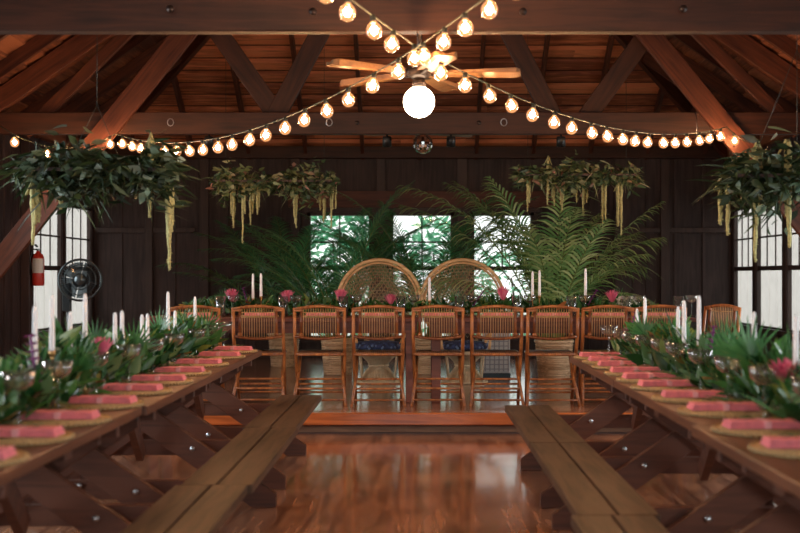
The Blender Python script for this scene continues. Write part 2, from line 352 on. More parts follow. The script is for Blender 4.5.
wall_with_holes('Y', WR, 0.05, YF, YB+0.12, [(a, b, SILL, WTOP) for a, b in RW], 'wall_right')
wall_with_holes('X', YB, 0.12, WL, WR, [(a, b, 0.42, 2.14) for a, b in BW], 'wall_back', bw=0.38)
wall_with_holes('X', YF, 0.12, WL, WR, [(-2.5, 2.5, 0.0, 2.9)], 'wall_front', batten_dir=-1)
nwin = [0]
def window(axis, c, a, b, z0, z1, meet, cols=3, rows=2, out=1):
    nwin[0] += 1; n = nwin[0]
    def bx(mb, u0, u1, za, zb, d0, d1):
        d0 *= out; d1 *= out
        if axis == 'Y': mb.box((c+d0, u0, za), (c+d1, u1, zb))
        else: mb.box((u0, c+d0, za), (u1, c+d1, zb))
    mb = MB(); f = 0.045
    bx(mb, a-0.06, a, z0-0.07, z1+0.07, -0.012, 0.0); bx(mb, b, b+0.06, z0-0.07, z1+0.07, -0.012, 0.0)     # casing
    bx(mb, a-0.07, b+0.07, z1, z1+0.09, -0.035, 0.0)
    dd = 0.05 if axis == 'Y' else 0.10; f = 0.022 if axis == 'Y' else f
    bx(mb, a, a+f, z0, z1, 0.0, dd); bx(mb, b-f, b, z0, z1, 0.0, dd)
    bx(mb, a, b, z1-f, z1, 0.0, dd); bx(mb, a, b, z0, z0+f, 0.0, dd); bx(mb, a+f, b-f, meet-0.025, meet+0.03, dd*.2, dd*.8)
    fr = struct('window_%d' % n, mb, 'trimz')
    s = MB(); bx(s, a-0.09, b+0.09, z0-0.05, z0, -0.06, 0.10); s.build('window_sill', 'trimz', fr)
    k = MB()
    for i in range(1, cols): u = a+f+(b-a-2*f)*i/cols; bx(k, u-0.009, u+0.009, meet, z1-f, dd*.4, dd*.65)
    for i in range(1, rows): z = meet+(z1-f-meet)*i/rows; bx(k, a+f, b-f, z-0.011, z+0.011, dd*.4, dd*.65)
    k.build('muntins', 'trimz', fr)
    g = MB()
    if axis == 'Y': g.add([(c+0.55*dd*out, a+f, z0+f), (c+0.55*dd*out, b-f, z0+f), (c+0.55*dd*out, b-f, z1-f), (c+0.55*dd*out, a+f, z1-f)], [(0, 1, 2, 3)])
    else: g.add([(a+f, c+0.55*dd*out, z0+f), (b-f, c+0.55*dd*out, z0+f), (b-f, c+0.55*dd*out, z1-f), (a+f, c+0.55*dd*out, z1-f)], [(0, 1, 2, 3)])
    g.build('window_pane', 'pane', fr)
for a, b in LW: window('Y', WL, a, b, SILL, WTOP, MEET, out=-1)
for a, b in RW: window('Y', WR, a, b, SILL, WTOP, MEET)
for a, b in BW: window('X', YB, a, b, 0.42, 2.14, 1.38, cols=2, rows=2)
# back wall trim: top plate, header, girt, posts
tn = [3]
def trim(a, b, mat='trim', bevel=0.004):
    tn[0] += 1; return struct('trim_%d' % tn[0], MB().box(a, b), mat, bevel=bevel)
trim((WL, YB-0.14, 2.86), (WR, YB-0.025, 3.02), 'beamx')
trim((WL, YF, 2.86), (WL+0.1, YB-0.14, 3.02), 'roofy'); trim((WR-0.1, YF, 2.86), (WR, YB-0.14, 3.02), 'roofy')
trim((-1.75, YB-0.09, 2.20), (1.95, YB-0.03, 2.42), 'trim')
for px, w in ((308-12, .12), (381, .12), (462, .14), (622, .22), (664, .12), (205, .12), (150, .1)):
    x = (px-CX)*YB/FPX; trim((x-w/2, YB-0.075, ZS), (x+w/2, YB-0.024, 2.86), 'trimz')
trim((2.85, YB-0.06, 1.86), (WR, YB-0.03, 1.93), 'trimz'); trim((WL, YB-0.06, 1.86), (-3.0, YB-0.03, 1.93), 'trimz')
for y in (12.25, 8.7, 4.4): trim((WL+0.024, y-0.07, 0.0 if y < 9 else ZS), (WL+0.12, y+0.07, 2.86), 'trimz')
# roof: lapped boards
def zroof_side(x): return ZE+SL*(x-WL) if x < XC else ZE+SL*(WR-x)
nb = int(HALF/0.175)
mb = MB()
for side in (-1, 1):
    for i in range(nb+1):
        u0, u1 = HALF*i/(nb+1), HALF*(i+1)/(nb+1)
        x0 = (WL+u0) if side < 0 else (WR-u0); x1 = (WL+u1) if side < 0 else (WR-u1)
        y1 = YB-u0+0.0; z0, z1 = ZE+u0*SL, ZE+u1*SL
        y = YF
        while y < y1:
            y2 = min(y+R(2.5, 4.5), y1)
            ya, yb = (y2, y2-(u1-u0)) if y2 == y1 else (y2, y2)
            poly = [(x0, y, z0), (x0, ya, z0), (x1, yb, z1+0.0), (x1, y, z1)]
            n0 = len(poly); lift = 0.028
            top = [(p[0], p[1], p[2]+0.03) for p in poly]
            poly = [(p[0], p[1], p[2]-(lift if k in (2, 3) else 0)) for k, p in enumerate(poly)]
            mb.add(poly+top, [(0, 1, 2, 3), (7, 6, 5, 4), (0, 4, 5, 1), (1, 5, 6, 2), (2, 6, 7, 3), (3, 7, 4, 0)])
            y = y2
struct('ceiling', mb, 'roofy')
mb = MB()
for i in range(nb+1):
    u0, u1 = HALF*i/(nb+1), HALF*(i+1)/(nb+1); z0, z1 = ZE+u0*SL, ZE+u1*SL; y0, y1 = YB-u0, YB-u1+0.022; z1 -= 0.022*SL
    x = WL+u0
    while x < WR-u0-1e-4:
        x2 = min(x+R(1.8, 3.4), WR-u0)
        xa = x+(u1-u0) if x == WL+u0 else x; xb = x2-(u1-u0) if x2 == WR-u0 else x2
        if xb < xa: xb = xa+0.001
        poly = [(x, y0, z0), (x2, y0, z0), (xb, y1, z1-0.042), (xa, y1, z1-0.042)]
        mb.add(poly+[(p[0], p[1], p[2]+0.05) for p in poly], [(0, 1, 2, 3), (7, 6, 5, 4), (0, 4, 5, 1), (1, 5, 6, 2), (2, 6, 7, 3), (3, 7, 4, 0)])
        x = x2
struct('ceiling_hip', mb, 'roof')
struct('ceiling_dark_backing', MB().add([(WL-.1, YB+.1, ZE+.03), (WR+.1, YB+.1, ZE+.03), (XC, YAP-.1, ZR+.10)], [(0, 1, 2)]), 'trimz')  # dark sheet added behind the hip boards, keeps sky out and the gaps dark
def rafter(p, q, w=0.045, t=0.13, mat='beamz'):
    tn[0] += 1; p = V(p)+V((0, 0, -0.10)); q = V(q)+V((0, 0, -0.10)); d = q-p; L_ = d.length; zz = d.normalized(); xx = d.cross(V((0, 0, 1))).normalized(); yy = zz.cross(xx)
    o = struct('trim_%d' % tn[0], MB().box((-w/2, -t/2, 0), (w/2, t/2, L_)), mat)
    o.matrix_world = Matrix(((xx.x, yy.x, zz.x, p.x), (xx.y, yy.y, zz.y, p.y), (xx.z, yy.z, zz.z, p.z), (0, 0, 0, 1))); return o
for k in range(-5, 6):
    x = 0.02+k*0.765; u = min(x-WL, WR-x)
    if u > 0.3: rafter((x, YB, ZE), (x, YB-u+0.05, ZE+(u-0.05)*SL))
rafter((WL, YB, ZE-0.02), (XC, YAP, ZR-0.02), 0.06, 0.2); rafter((WR, YB, ZE-0.02), (XC, YAP, ZR-0.02), 0.06, 0.2)
y = YB-0.765
while y > YF:
    u = min(HALF, YB-y)
    rafter((WL, y, ZE), (WL+u-0.03, y, ZE+(u-0.03)*SL), mat='beamz'); rafter((WR, y, ZE), (WR-u+0.03, y, ZE+(u-0.03)*SL), mat='beamz')
    y -= 0.765

# roof trusses
def truss(y, label):
    zb = 2.677; t = thing('roof_truss', label, 'truss', (0, y, zb), 0, 'roof trusses across the hall')
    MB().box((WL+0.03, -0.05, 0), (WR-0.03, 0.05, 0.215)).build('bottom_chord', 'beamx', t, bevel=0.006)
    def member(name, p, q, w, dy, th=0.06, mt='beamz'):
        dx, dz = q[0]-p[0], q[1]-p[1]; m = MB().box((-w/2, -th/2, 0), (w/2, th/2, math.hypot(dx, dz))); o = m.build(name, mt, t, bevel=0.005); o.location = (p[0], dy, p[1]-zb); o.rotation_euler = (0, math.atan2(dx, dz), 0); return o
    # crossing braces from the wall posts up to the rafters
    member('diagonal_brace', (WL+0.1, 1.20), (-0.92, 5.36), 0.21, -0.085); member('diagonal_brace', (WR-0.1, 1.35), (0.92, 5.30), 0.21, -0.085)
    member('diagonal_brace', (WL+0.45, 2.70), (-2.05, 4.55), 0.12, 0.10); member('diagonal_brace', (WR-0.45, 2.70), (1.95, 4.55), 0.12, 0.10)
    for a, b in (((-1.32, 2.75), (-2.35, 4.22)), ((-1.48, 2.75), (-0.35, 4.9)), ((1.40, 2.75), (0.32, 4.9)), ((1.60, 2.75), (2.55, 4.05))):
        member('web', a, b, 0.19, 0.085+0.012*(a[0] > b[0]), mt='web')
    z = zroof_side(WL+0.2)
    member('rafter_chord', (WL+0.05, ZE-0.12), (XC, ZR-0.22), 0.2, 0.0, 0.1); member('rafter_chord', (WR-0.05, ZE-0.12), (XC, ZR-0.22), 0.2, 0.0, 0.1)
    for x in (-1.4, 1.5, -0.6, 0.6):
        MB().lathe([(0.0001, -0.02), (0.022, -0.012), (0.022, 0.0)], (x, -0.117 if abs(x) > 1 else -0.05, 0.11), 8, axis=(0, 1, 0)).build('bolt', 'darkmetal', t)
    return t
truss(6.4, 'near roof truss whose lower beam spans the top edge of the picture')
truss(11.0, 'far roof truss with crossed braces behind the hanging globe lamp')
truss(1.8, 'roof truss overhead behind the top of the picture')

# ------------------------------------------------------------ picnic tables
def picnic(L, label):
    """origin at floor centre, runs along Y"""
    t = thing('picnic_table', label, 'table', group='picnic tables joined into two long rows')
    T = 0.73; B = 0.40; hl = L/2-0.003
    for i in range(5):
        x0 = -0.375+i*0.1505; MB().box((x0, -hl, T-0.04), (x0+0.147, hl, T)).build('tabletop_plank', 'table', t, bevel=0.004)
    for s in (-1, 1):
        for x0 in (0.512, 0.669):
            a, b = sorted((s*x0, s*(x0+0.148))); MB().box((a, -hl, B-0.04), (b, hl, B)).build('bench_plank', 'bench', t, bevel=0.004)
    for yy in (-(L/2-0.27), L/2-0.27):
        for k, s in enumerate((-1, 1)):
            yo = yy+(-0.042 if k else 0.0)
            # leg: upper edge rises .69 per metre from the foot
            e = 0.69; f0 = s*0.73
            poly = [(f0, 0.0), (f0, 0.07), (f0-s*(0.69-0.07)/e, 0.69), (f0-s*(0.69-0.07)/e-s*0.0, 0.69)]
            xt = f0-s*(0.62)/e
            poly = [(f0, 0.0), (f0, 0.075), (xt, 0.69), (xt-s*0.10, 0.69), (xt-s*0.10, 0.605), (f0-s*0.135, 0.0)]
            if s < 0: poly = poly[::-1]
            lg = MB().prism(poly, yo, yo+0.038).build('leg', 'legx', t, bevel=0.003)
            for q in (0.22, 0.42): MB().lathe([(0.0001, -0.008), (0.014, -0.006), (0.014, 0)], (f0-s*(0.04+q*1.0), yo-0.001, -0.01+q*0.80), 8, axis=(0, 1, 0)).build('bolt', 'steel', lg)
        yo = yy+0.04
        cb = MB().prism([(-0.76, B-0.04), (-0.76, B-0.06), (-0.69, B-0.125), (0.69, B-0.125), (0.76, B-0.06), (0.76, B-0.04)], yo, yo+0.038).build('crossbeam', 'legx', t, bevel=0.003)
        for q in (-0.3, 0.3): MB().lathe([(0.0001, -0.008), (0.014, -0.006), (0.014, 0)], (q, yo-0.001, B-0.085), 8, axis=(0, 1, 0)).build('bolt', 'steel', cb)
        MB().box((-0.33, yo, 0.63), (0.33, yo+0.038, 0.69)).build('top_cleat', 'legx', t, bevel=0.003)
        for s in (-1, 1): MB().box((s*0.52, yo, B-0.04), (s*0.75, yo-0.02, B-0.09)).build('bench_cleat', 'legx', t)
        sy = 1 if yy < 0 else -1
        br = MB().bar((0, yy+sy*0.09, B-0.10), (0, yy+sy*0.46, T-0.045), 0.038, 0.085, side=(1, 0, 0)).build('brace', 'legx', t)
        MB().lathe([(0.0001, -0.008), (0.012, -0.006), (0.012, 0)], (0.0, yy+sy*0.05-0.02, B-0.06), 8, axis=(0, 1, 0)).build('bolt', 'steel', br)
    MB().box((-0.34, -0.045, 0.65), (0.34, 0.045, 0.69)).build('top_cleat', 'legx', t)
    return t
LX, RX = -1.525, 1.405
LYS = [(6.43, 8.19), (4.67, 6.43), (2.91, 4.67)]
RYS = [(5.85, 7.55), (4.08, 5.85), (2.31, 4.08)]
pt = picnic(1.765, 'far picnic table of the left row, its end near the step')
pt.location = (LX, 7.31, 0)
for (a, b), l in zip(LYS[1:], ('middle picnic table of the left row', 'picnic table of the left row nearest the camera')): dup(pt, l, (LX+(.012 if a > 4 else -.008), (a+b)/2, 0))
for (a, b), l in zip(RYS, ('far picnic table of the right row, its end near the step', 'middle picnic table of the right row', 'picnic table of the right row nearest the camera')):
    dup(pt, l, (RX+(-.028 if a < 3 else 0), (a+b)/2, 0)).scale = (1, (b-a)/1.765, 1)

# place settings
mm = MB()
mm.lathe([(0.0001, 0.0), (0.165, 0.0), (0.170, 0.006), (0.165, 0.012), (0.0001, 0.010)], n=36)
for r in (0.05, 0.08, 0.11, 0.14, 0.165): mm.tube([(r*math.cos(a), r*math.sin(a), 0.010) for a in [2*math.pi*i/36 for i in range(36)]], 0.005, 5, closed=True)
for i in range(60):   # braided fringe
    a = 2*math.pi*i/60; mm.sphere((0.17*math.cos(a), 0.17*math.sin(a), 0.007), 0.008, 5, 4)
mat0 = thing('placemat', 'x', 'placemat'); mm.build('woven_disc', 'mat', mat0)
def napkin_proto():
    t = thing('napkin', 'x', 'napkin')
    m = MB()
    for k in range(3): m.box((-0.135+k*0.004, -0.05+k*0.003, k*0.009), (0.135-k*0.003, 0.05-k*0.002, k*0.009+0.008))
    m.build('folded_cloth', 'pink', t, bevel=0.003)
    MB().box((-0.012, -0.052, 0.0), (0.012, 0.052, 0.0275)).build('napkin_band', 'pinktie', t, bevel=0.002)
    s = MB(); s.tube([(-0.07, 0.02, 0.031), (0.0, 0.0, 0.034), (0.07, -0.02, 0.034)], 0.0015, 4)
    for i in range(7): x = -0.07+i*0.022; s.leaf((x, 0.02-i*0.006, 0.033), (0.6, 0.8*(-1)**i, 0.25), (0, 0, 1), 0.045, 0.02)
    s.build('leaf_sprig', 'garland', t)
    return t
nap0 = napkin_proto()
def coupe():
    t = thing('coupe_glass', 'x', 'glass')
    MB().lathe([(0.0001, 0.12), (0.022, 0.123), (0.045, 0.142), (0.053, 0.182), (0.051, 0.182), (0.043, 0.144), (0.020, 0.126), (0.0001, 0.124)], n=18).build('bowl', 'glass', t)
    s = MB().lathe([(0.034, 0.0), (0.034, 0.003), (0.008, 0.008), (0.004, 0.02), (0.0035, 0.10), (0.006, 0.126), (0.0001, 0.127)], n=14); s.build('stem', 'glass', t)
    return t
def tumbler():
    t = MB().lathe([(0.0001, 0.004), (0.029, 0.004), (0.033, 0.14), (0.035, 0.14), (0.031, 0.0), (0.0001, 0.0)], n=18).build('highball_glass', 'glass')
    return tag(t, 'x', 'glass')
cp0, tm0 = coupe(), tumbler()
used = set()
def put(proto, label, loc, rz=0, group=None, scale=None):
    if proto.name not in used:
        used.add(proto.name); proto.location = loc; proto.rotation_euler = (0, 0, rz); proto['label'] = label
        if group: proto['group'] = group
        if scale: proto.scale = (scale,)*3
        return proto
    return dup(proto, label, loc, rz, group, scale)
LD = [7.97, 7.42, 6.78, 6.19, 5.68, 5.20, 4.67, 4.16, 3.71, 3.27]
RD = [7.36, 6.98, 6.60, 6.17, 5.78, 5.38, 4.90, 4.42, 3.90, 3.46]
TT = 0.7305
for side, X, DS, nm in ((1, LX, LD, 'left'), (-1, RX, RD, 'right')):
    for which in ('aisle', 'window'):
        s = side if which == 'aisle' else -side
        for i, D in enumerate(DS):
            if which == 'window' and i % 1: continue
            x = X+s*0.195; y = D; gap = DS[i-1]-D if i else .42; pos = '%s from the far end on the %s side of the %s table' % (ORD[i], which, nm)
            put(mat0, 'round woven placemat, '+pos, (x, y, TT), R(0, 6), 'woven placemats on the long tables')
            put(nap0, 'pink folded napkin, '+pos, (x+R(-.008, .008), y+R(-.01, .01), TT+0.0155), R(-0.08, 0.08)+(math.pi if s < 0 else 0), 'pink napkins on the long tables')
            if which == 'window' and i > 5 : continue
            put(cp0, 'stemmed coupe glass, '+pos, (X+s*R(0.095, 0.11), y+gap/2+R(-.01, .01), TT), 0, 'coupe glasses on the long tables', 1.15)
            if i % 2 == 1 and which == 'aisle':
                put(tm0, 'clear tumbler, '+pos, (X+s*0.02, y+gap/2+0.075, TT), 0, 'tumblers on the long tables', 1.1)
# candles
CL = [(35, 305, .25), (52, 295, .24), (70, 311, .27), (85, 293, .24), (115, 312, .17), (122, 310, .19), (142, 314, .20), (147.5, 313, .18), (168, 291, .24), (175, 310, .20), (195, 296, .26)]
CRr = [(637, 308, .25), (645, 297, .23), (678, 306, .22), (684, 300, .24), (699, 295, .26), (754, 311, .24), (796, 315, .25)]
def candle(px, py, ln, X, zt, lab, g, D=None, r=0.0115):
    D = D or X*FPX/(px-CX); p = P(px, py, D); zb = p.z-ln
    h = thing('candle_holder', 'slim brass holder under '+lab, 'candle holder', (p.x, p.y, zt), 0, g.replace('candles', 'candle holders'))
    hh = zb-zt
    MB().lathe([(0.035, 0.0), (0.035, 0.006), (0.008, 0.014), (0.005, 0.03), (0.005, hh-0.03), (0.010, hh-0.015), (0.0001, hh-0.014)], n=12).build('stem', 'brass', h)
    MB().lathe([(0.0001, hh-0.014), (0.013, hh-0.014), (0.015, hh+0.008), (0.0125, hh+0.008), (0.012, hh-0.002), (0.0001, hh-0.002)], n=12).build('cup', 'brass', h)
    t = thing('taper_candle', lab, 'candle', (p.x, p.y, zb), 0, g)
    MB().lathe([(0.0001, 0), (r, 0), (r, 0.02), (r*0.82, ln*0.9), (r*0.55, ln*0.975), (0.0001, ln-0.002)], n=12).build('wax', 'candle', t)
    MB().tube([(0, 0, ln-0.004), (0.001, 0, ln+0.006)], 0.0012, 5).build('wick', 'wick', t)
for i, (a, b, l) in enumerate(CL): candle(a, b, l, LX, TT, 'white taper candle, %s from the near end of the left table' % ORD[i], 'candles on the left table')
for i, (a, b, l) in enumerate(CRr[::-1]): candle(a, b, l, RX, TT, 'white taper candle, %s from the near end of the right table' % ORD[i], 'candles on the right table')

# garlands and flowers
def garland(label, X, y0, y1, zt, n, wid=0.12, hgt=0.22, axis='Y', ls=1.0, skip=()):
    t = thing('foliage_garland', label, 'garland', (0, 0, 0))
    m = MB(); e = MB()
    st = []
    k = int((y1-y0)/0.12)
    for i in range(k+1):
        u = y0+(y1-y0)*i/k; st.append((X+R(-.02, .02), u, zt+0.03+R(0, .02)) if axis == 'Y' else (u, X+R(-.02, .02), zt+0.03+R(0, .02)))
    MB().tube(st, 0.008, 5).build('vine_stem', 'stem', t)
    for i in range(n):
        u = R(y0, y1); off = random.gauss(0, wid*0.55); off = max(-wid*1.25, min(wid*1.25, off)); near = axis == 'Y' and off*X < -0.03
        env = hgt*(0.75+0.4*math.sin(u*5.1+X)*math.sin(u*2.3))*(1-0.5*min(1, abs(off)/wid))
        z = zt+0.015+R(0, 1)**0.8*max(0.05, env)
        p = V((X+off, u, z)) if axis == 'Y' else V((u, X+off, z))
        d = rdir(-0.15, 0.95)
        c = V((X, u, zt)) if axis == 'Y' else V((u, X, zt))
        d = (d+(p-c).normalized()*0.7)
        if z < zt+0.05: d.z = max(d.z, 0.1)
        if near and off*off > .0012: z = min(z, zt+.15); p.z = z; p.x -= off*.15; d.x *= .6; d.z = abs(d.z)+.15
        q = random.random()
        if q < 0.45: m.leaf(p, d, rdir(0.2, 1), R(.06, .12)*ls, R(.03, .05)*ls, R(0, .35))
        elif q < 0.68: m.strap(p, d, rdir(0, 1), R(.10, .20)*ls, R(.010, .016)*ls, 0.15)
        elif q < 0.85:
            e.leaf(p, d, rdir(0.2, 1), R(.035, .06)*ls, R(.03, .045)*ls, 0.1)
        else: m.leaf(p, d, rdir(0.3, 1), R(.10, .16)*ls, R(.05, .08)*ls, R(0, .3))
    a = m.build('leaves', 'garland', t); a['kind'] = 'stuff'
    b = e.build('eucalyptus_leaves', 'euca', t); b['kind'] = 'stuff'
    return t
garland('thick leafy garland down the middle of the left long table', LX-.03, 2.9, 8.05, TT, 4200, .11, .22)
garland('thick leafy garland down the middle of the right long table', RX+.03, 2.9, 7.4, TT, 3900, .11, .22)
def fanleaf_proto(nbl=12, ln=0.19):
    t = thing('palmetto_leaf', 'x', 'palm leaf'); m = MB()
    for i in range(nbl):
        a = math.radians(-58+116*i/(nbl-1)); m.strap((0, 0, 0.10), (math.sin(a), 0.12*math.cos(3*a), math.cos(a)), (0.5, 1, 0.0), ln*(1-0.15*abs(a))*R(.85,1.05), 0.017, 0.06, 3)
    m.build('blades', 'fanpalm', t); MB().tube([(0, 0.0, -0.02), (0, 0, 0.10)], 0.004, 5).build('stalk', 'stem', t); return t
fl0 = fanleaf_proto()
def flower_proto(kind):
    t = thing(kind, 'x', 'flower'); m = MB()
    if kind == 'pink_protea':
        for ring, (nn, rr, tilt) in enumerate(((12, .030, .55), (10, .022, .3), (8, .012, .12))):
            for i in range(nn):
                a = 2*math.pi*(i+ring*.5)/nn; d = V((math.cos(a)*tilt, math.sin(a)*tilt, 1)); m.leaf((math.cos(a)*rr*.5, math.sin(a)*rr*.5, 0.10), d, V((-math.cos(a), -math.sin(a), 0.2)), 0.085, 0.028, 0.12)
        m.sphere((0, 0, 0.13), 0.026, 8, 6, 1.3); m.build('petals', 'protea', t)
    elif kind == 'purple_orchid':
        for i in range(7):
            z = .08+i*.03
            for j in range(5):
                a = j*1.257+i; m.leaf((0.008*i*.5, 0, z), (math.cos(a), math.sin(a), .4), (0, 0, 1), .035, .02)
        m.tube([(0, 0, .06), (0.01, 0, .16), (.024, 0, .27)], .006, 5); m.build('petals', 'purple', t)
    else:
        for i in range(26):
            p = rdir(-.2, 1)*0.05+V((0, 0, .12))
            for j in range(4): m.leaf(p, rdir(-.2, 1), rdir(), .022, .018)
        m.build('petals', 'whitefl', t)
    MB().tube([(0, 0, 0), (0.0, 0, 0.11)], 0.004, 5).build('stalk', 'stem', t); return t
pr0, or0, wf0 = flower_proto('pink_protea'), flower_proto('purple_orchid'), flower_proto('white_blossom')
def tilt(o, rx, ry): o.rotation_euler = (rx, ry, o.rotation_euler[2]); return o
for i, (px, z, rz, ry, sc) in enumerate([(183, .04, .2, .3, 1.0), (160, .10, -.3, -.2, 1.0), (128, .06, .4, .3, 1.0), (104, .12, .2, -.4, .9), (60, .06, -.3, .35, .9), (200, .06, .3, .2, 1.0)]):
    D = LX*FPX/(px-CX); tilt(put(fl0, 'green palmetto fan leaf, %s along the left table garland' % ORD[i], (LX+R(-.04, .06), D, TT+z), rz, 'palmetto leaves in the garlands', sc), R(-.2, .1), ry)
for i, (px, z, rz, ry, sc) in enumerate([(650, .10, .2, -.3, .9), (664, .08, .3, .2, .9), (715, .10, .2, .1, .95), (732, .06, -.2, .0, 1.05), (765, .10, -.2, -.35, 1.15), (785, .05, .2, .5, 1.0)]):
    D = RX*FPX/(px-CX); tilt(put(fl0, 'green palmetto fan leaf, %s along the right table garland' % ORD[i], (RX+R(-.05, .04), D, TT+z), rz, 'palmetto leaves in the garlands', sc), R(-.2, .1), ry)
for kind, pr, pts in (('pink protea', pr0, [(92, .08, LX), (214, .06, LX), (792, .06, RX), (602 + 34, .05, RX)]), ('purple orchid spray', or0, [(27, .05, LX), (719, .05, RX), (630, .05, RX)])):
    for i, (px, z, X) in enumerate(pts):
        D = X*FPX/(px-CX); tilt(put(pr, '%s in the %s table garland, %s of them' % (kind, 'left' if X < 0 else 'right', ORD[i]), (X+R(0, .05)*(-1 if X > 0 else 1), D, TT+z), R(0, 6), kind+' flowers in the long garlands'), R(-.3, .3), R(-.3, .3))

# ------------------------------------------------------------ head table on the stage
HT = 0.913; HY0, HY1 = 9.64, 10.38
def head_table(x0, x1, label):
    t = thing('banquet_table', label, 'table', ((x0+x1)/2, (HY0+HY1)/2, ZS), 0, 'tables joined into the head table'); w = (x1-x0)/2-0.003; d = (HY1-HY0)/2; h = HT-ZS
    for i in range(5): y = -d+i*2*d/5; MB().box((-w, y+.002, h-0.035), (w, y+2*d/5-.002, h)).build('tabletop_plank', 'headtable', t, bevel=.003)
    for s in (-1, 1): MB().box((-w+.05, s*(d-.06)-.012, h-0.135), (w-.05, s*(d-.06)+.012, h-0.035)).build('apron', 'headtable', t)
    for sx in (-1, 1):
        for s in (-1, 1): MB().box((sx*(w-.11)-.04, s*(d-.10)-.04, 0), (sx*(w-.11)+.04, s*(d-.10)+.04, h-.035)).build('leg', 'headtable', t, bevel=.004)
head_table(-2.42, 0.045, 'left half of the dark red head table behind the cane chairs'); head_table(0.045, 2.42, 'right half of the dark red head table behind the cane chairs')
# cane folding chairs
def cane_chair():
    t = thing('cane_folding_chair', 'x', 'chair', group='cane chairs along the near side of the head table')
    for s in (-1, 1):
        MB().tube([(s*.212, 0.0, .835), (s*.212, .03, .60), (s*.210, .12, .42), (s*.200, .30, 0.0)], [.014, .015, .016, .014], 8).build('leg', 'rattan', t)
        MB().tube([(s*.185, .34, .43), (s*.190, .17, .25), (s*.225, -.045, 0.0)], [.013, .014, .014], 8).build('leg', 'rattan', t)
    f = MB()
    f.tube([(-.212+.424*i/10, -.012*math.sin(math.pi*i/10), .822+.026*math.sin(math.pi*i/10)) for i in range(11)], .014, 7)
    f.tube([(-.205+.41*i/10, -.01*math.sin(math.pi*i/10)+.02, .592-.022*math.sin(math.pi*i/10)) for i in range(11)], .013, 7)
    for s in (-1, 1): f.tube([(s*.155, 0, .83), (s*.158, .018, .59)], .013, 7); f.box((s*.143, -.012, .805), (s*.218, .014, .835)); f.sphere((s*.157, .012, .607), .02, 6, 5)
    f.build('back_frame', 'rattan', t)
    m = MB()
    for i in range(14):
        x = -.135+.27*i/13; c = math.cos(x/.14*1.2); m.tube([(x, -.005, .828+.02*c), (x*1.01, .012, .59-.015*c)], .0031, 5)
    m.tube([(-.145, 0, .795), (.145, 0, .795)], .004, 5); m.build('back_slats', 'ratlight', t)
    m = MB(); m.tube([(-.195, .06, .435), (.195, .06, .435)], .014, 7); m.tube([(-.195, .42, .435), (.195, .42, .435)], .014, 7)
    for s in (-1, 1): m.tube([(s*.195, .06, .435), (s*.195, .42, .435)], .013, 7)
    m.build('seat_frame', 'rattan', t)
    m = MB()
    for i in range(22): x = -.18+.36*i/21; m.tube([(x, .05, .447), (x, .43, .447)], .0075, 5)
    m.box((-.185, .07, .425), (.185, .41, .44)); m.build('seat', 'ratseat', t)
    m = MB()
    for z in (.09, .165, .21): y = .30-.18*z/.42; m.tube([(-.20, y, z), (.20, y, z)], .009, 6)
    for z in (.05, .14): y = -.045+.21*z/.25; m.tube([(-.218, y, z), (.218, y, z)], .009, 6)
    m.build('rungs', 'rattan', t)
    return t
ch0 = cane_chair()
CHX = [195, 258.5, 320, 378.5, 438, 496.5, 552, 607.5, 661]
names = ['cane folding chair at the head table, %s from the left' % ORD[i] for i in range(8)]+['cane folding chair at the head table, last of the row on the right']
for i, px in enumerate(CHX):
    put(ch0, names[i], ((px-CX)*9.52/FPX, 9.47+(0.0, .02, 0, -.01, .01, 0, -.02, .02, .05)[i], ZS), R(-.035, .035), 'cane chairs along the near side of the head table')
c = dup(ch0, 'cane folding chair turned side-on at the right end of the head table', ((699-CX)*9.95/FPX+.17, 9.80, ZS), math.radians(118), 'cane chairs at the head table ends')
# settings on the head table
for i, px in enumerate(CHX):
    x = (px-CX)*9.8/FPX; pos = 'by the %s cane chair from the left at the head table' % ORD[i]
    put(mat0, 'round woven placemat '+pos, (x, 9.83, HT+.0005), R(0, 6), 'woven placemats on the head table')
    put(nap0, 'pink folded napkin '+pos, (x+.01, 9.81, HT+.016), R(-.1, .1), 'pink napkins on the head table')
    put(tm0, 'clear tumbler '+pos, (x+.195, 9.975, HT+.0005), 0, 'tumblers on the head table', 1.3)
    put(cp0, 'stemmed coupe glass '+pos, (x+.31, 9.965, HT+.0005), 0, 'coupe glasses on the head table', 1.05)
garland('leafy garland of dark greens along the whole head table', 10.17, -2.1, 2.15, HT, 2300, .11, .12, 'X', .85)
for i, (px, py, ln) in enumerate([(253, 273, .24), (261, 273, .22), (429.5, 277, .22), (532.5, 271, .24), (539.5, 270, .24), (585.5, 268, .26)]):
    candle(px, py, ln, 0, HT+.0005, 'white taper candle on the head table, %s from the left' % ORD[i], 'candles on the head table', D=10.12, r=.013)
for i, (px, py) in enumerate([(232, 295), (289, 296), (339, 295), (391, 299), (504, 293), (613, 296)]):
    p = P(px, py, 10.05); tilt(put(pr0, 'pink protea on the head table, %s from the left' % ORD[i], (p.x, p.y, HT+.0), R(0, 6), 'pink proteas on the head table', 1.15), R(-.1, .1), R(-.1, .1)).scale = (1.1, 1.1, (p.z-HT)/.14)
for i, (px, ry) in enumerate([(226, -.1), (455, .1), (616, .2), (352, -.3)]):
    put(fl0, 'palmetto fan leaf on the head table, %s from the left' % ORD[i], ((px-CX)*10.15/FPX, 10.15, HT+.03), 0, 'palmetto leaves on the head table', .85).rotation_euler = (.1, ry, 0)
for i, (px, ry) in enumerate([(467, .5), (583, .4), (252, -.4)]):
    put(or0, 'purple orchid spray on the head table, %s from the left' % ORD[i], ((px-CX)*10.1/FPX, 10.1, HT), 0, 'purple orchids on the head table').rotation_euler = (0, ry, 0)
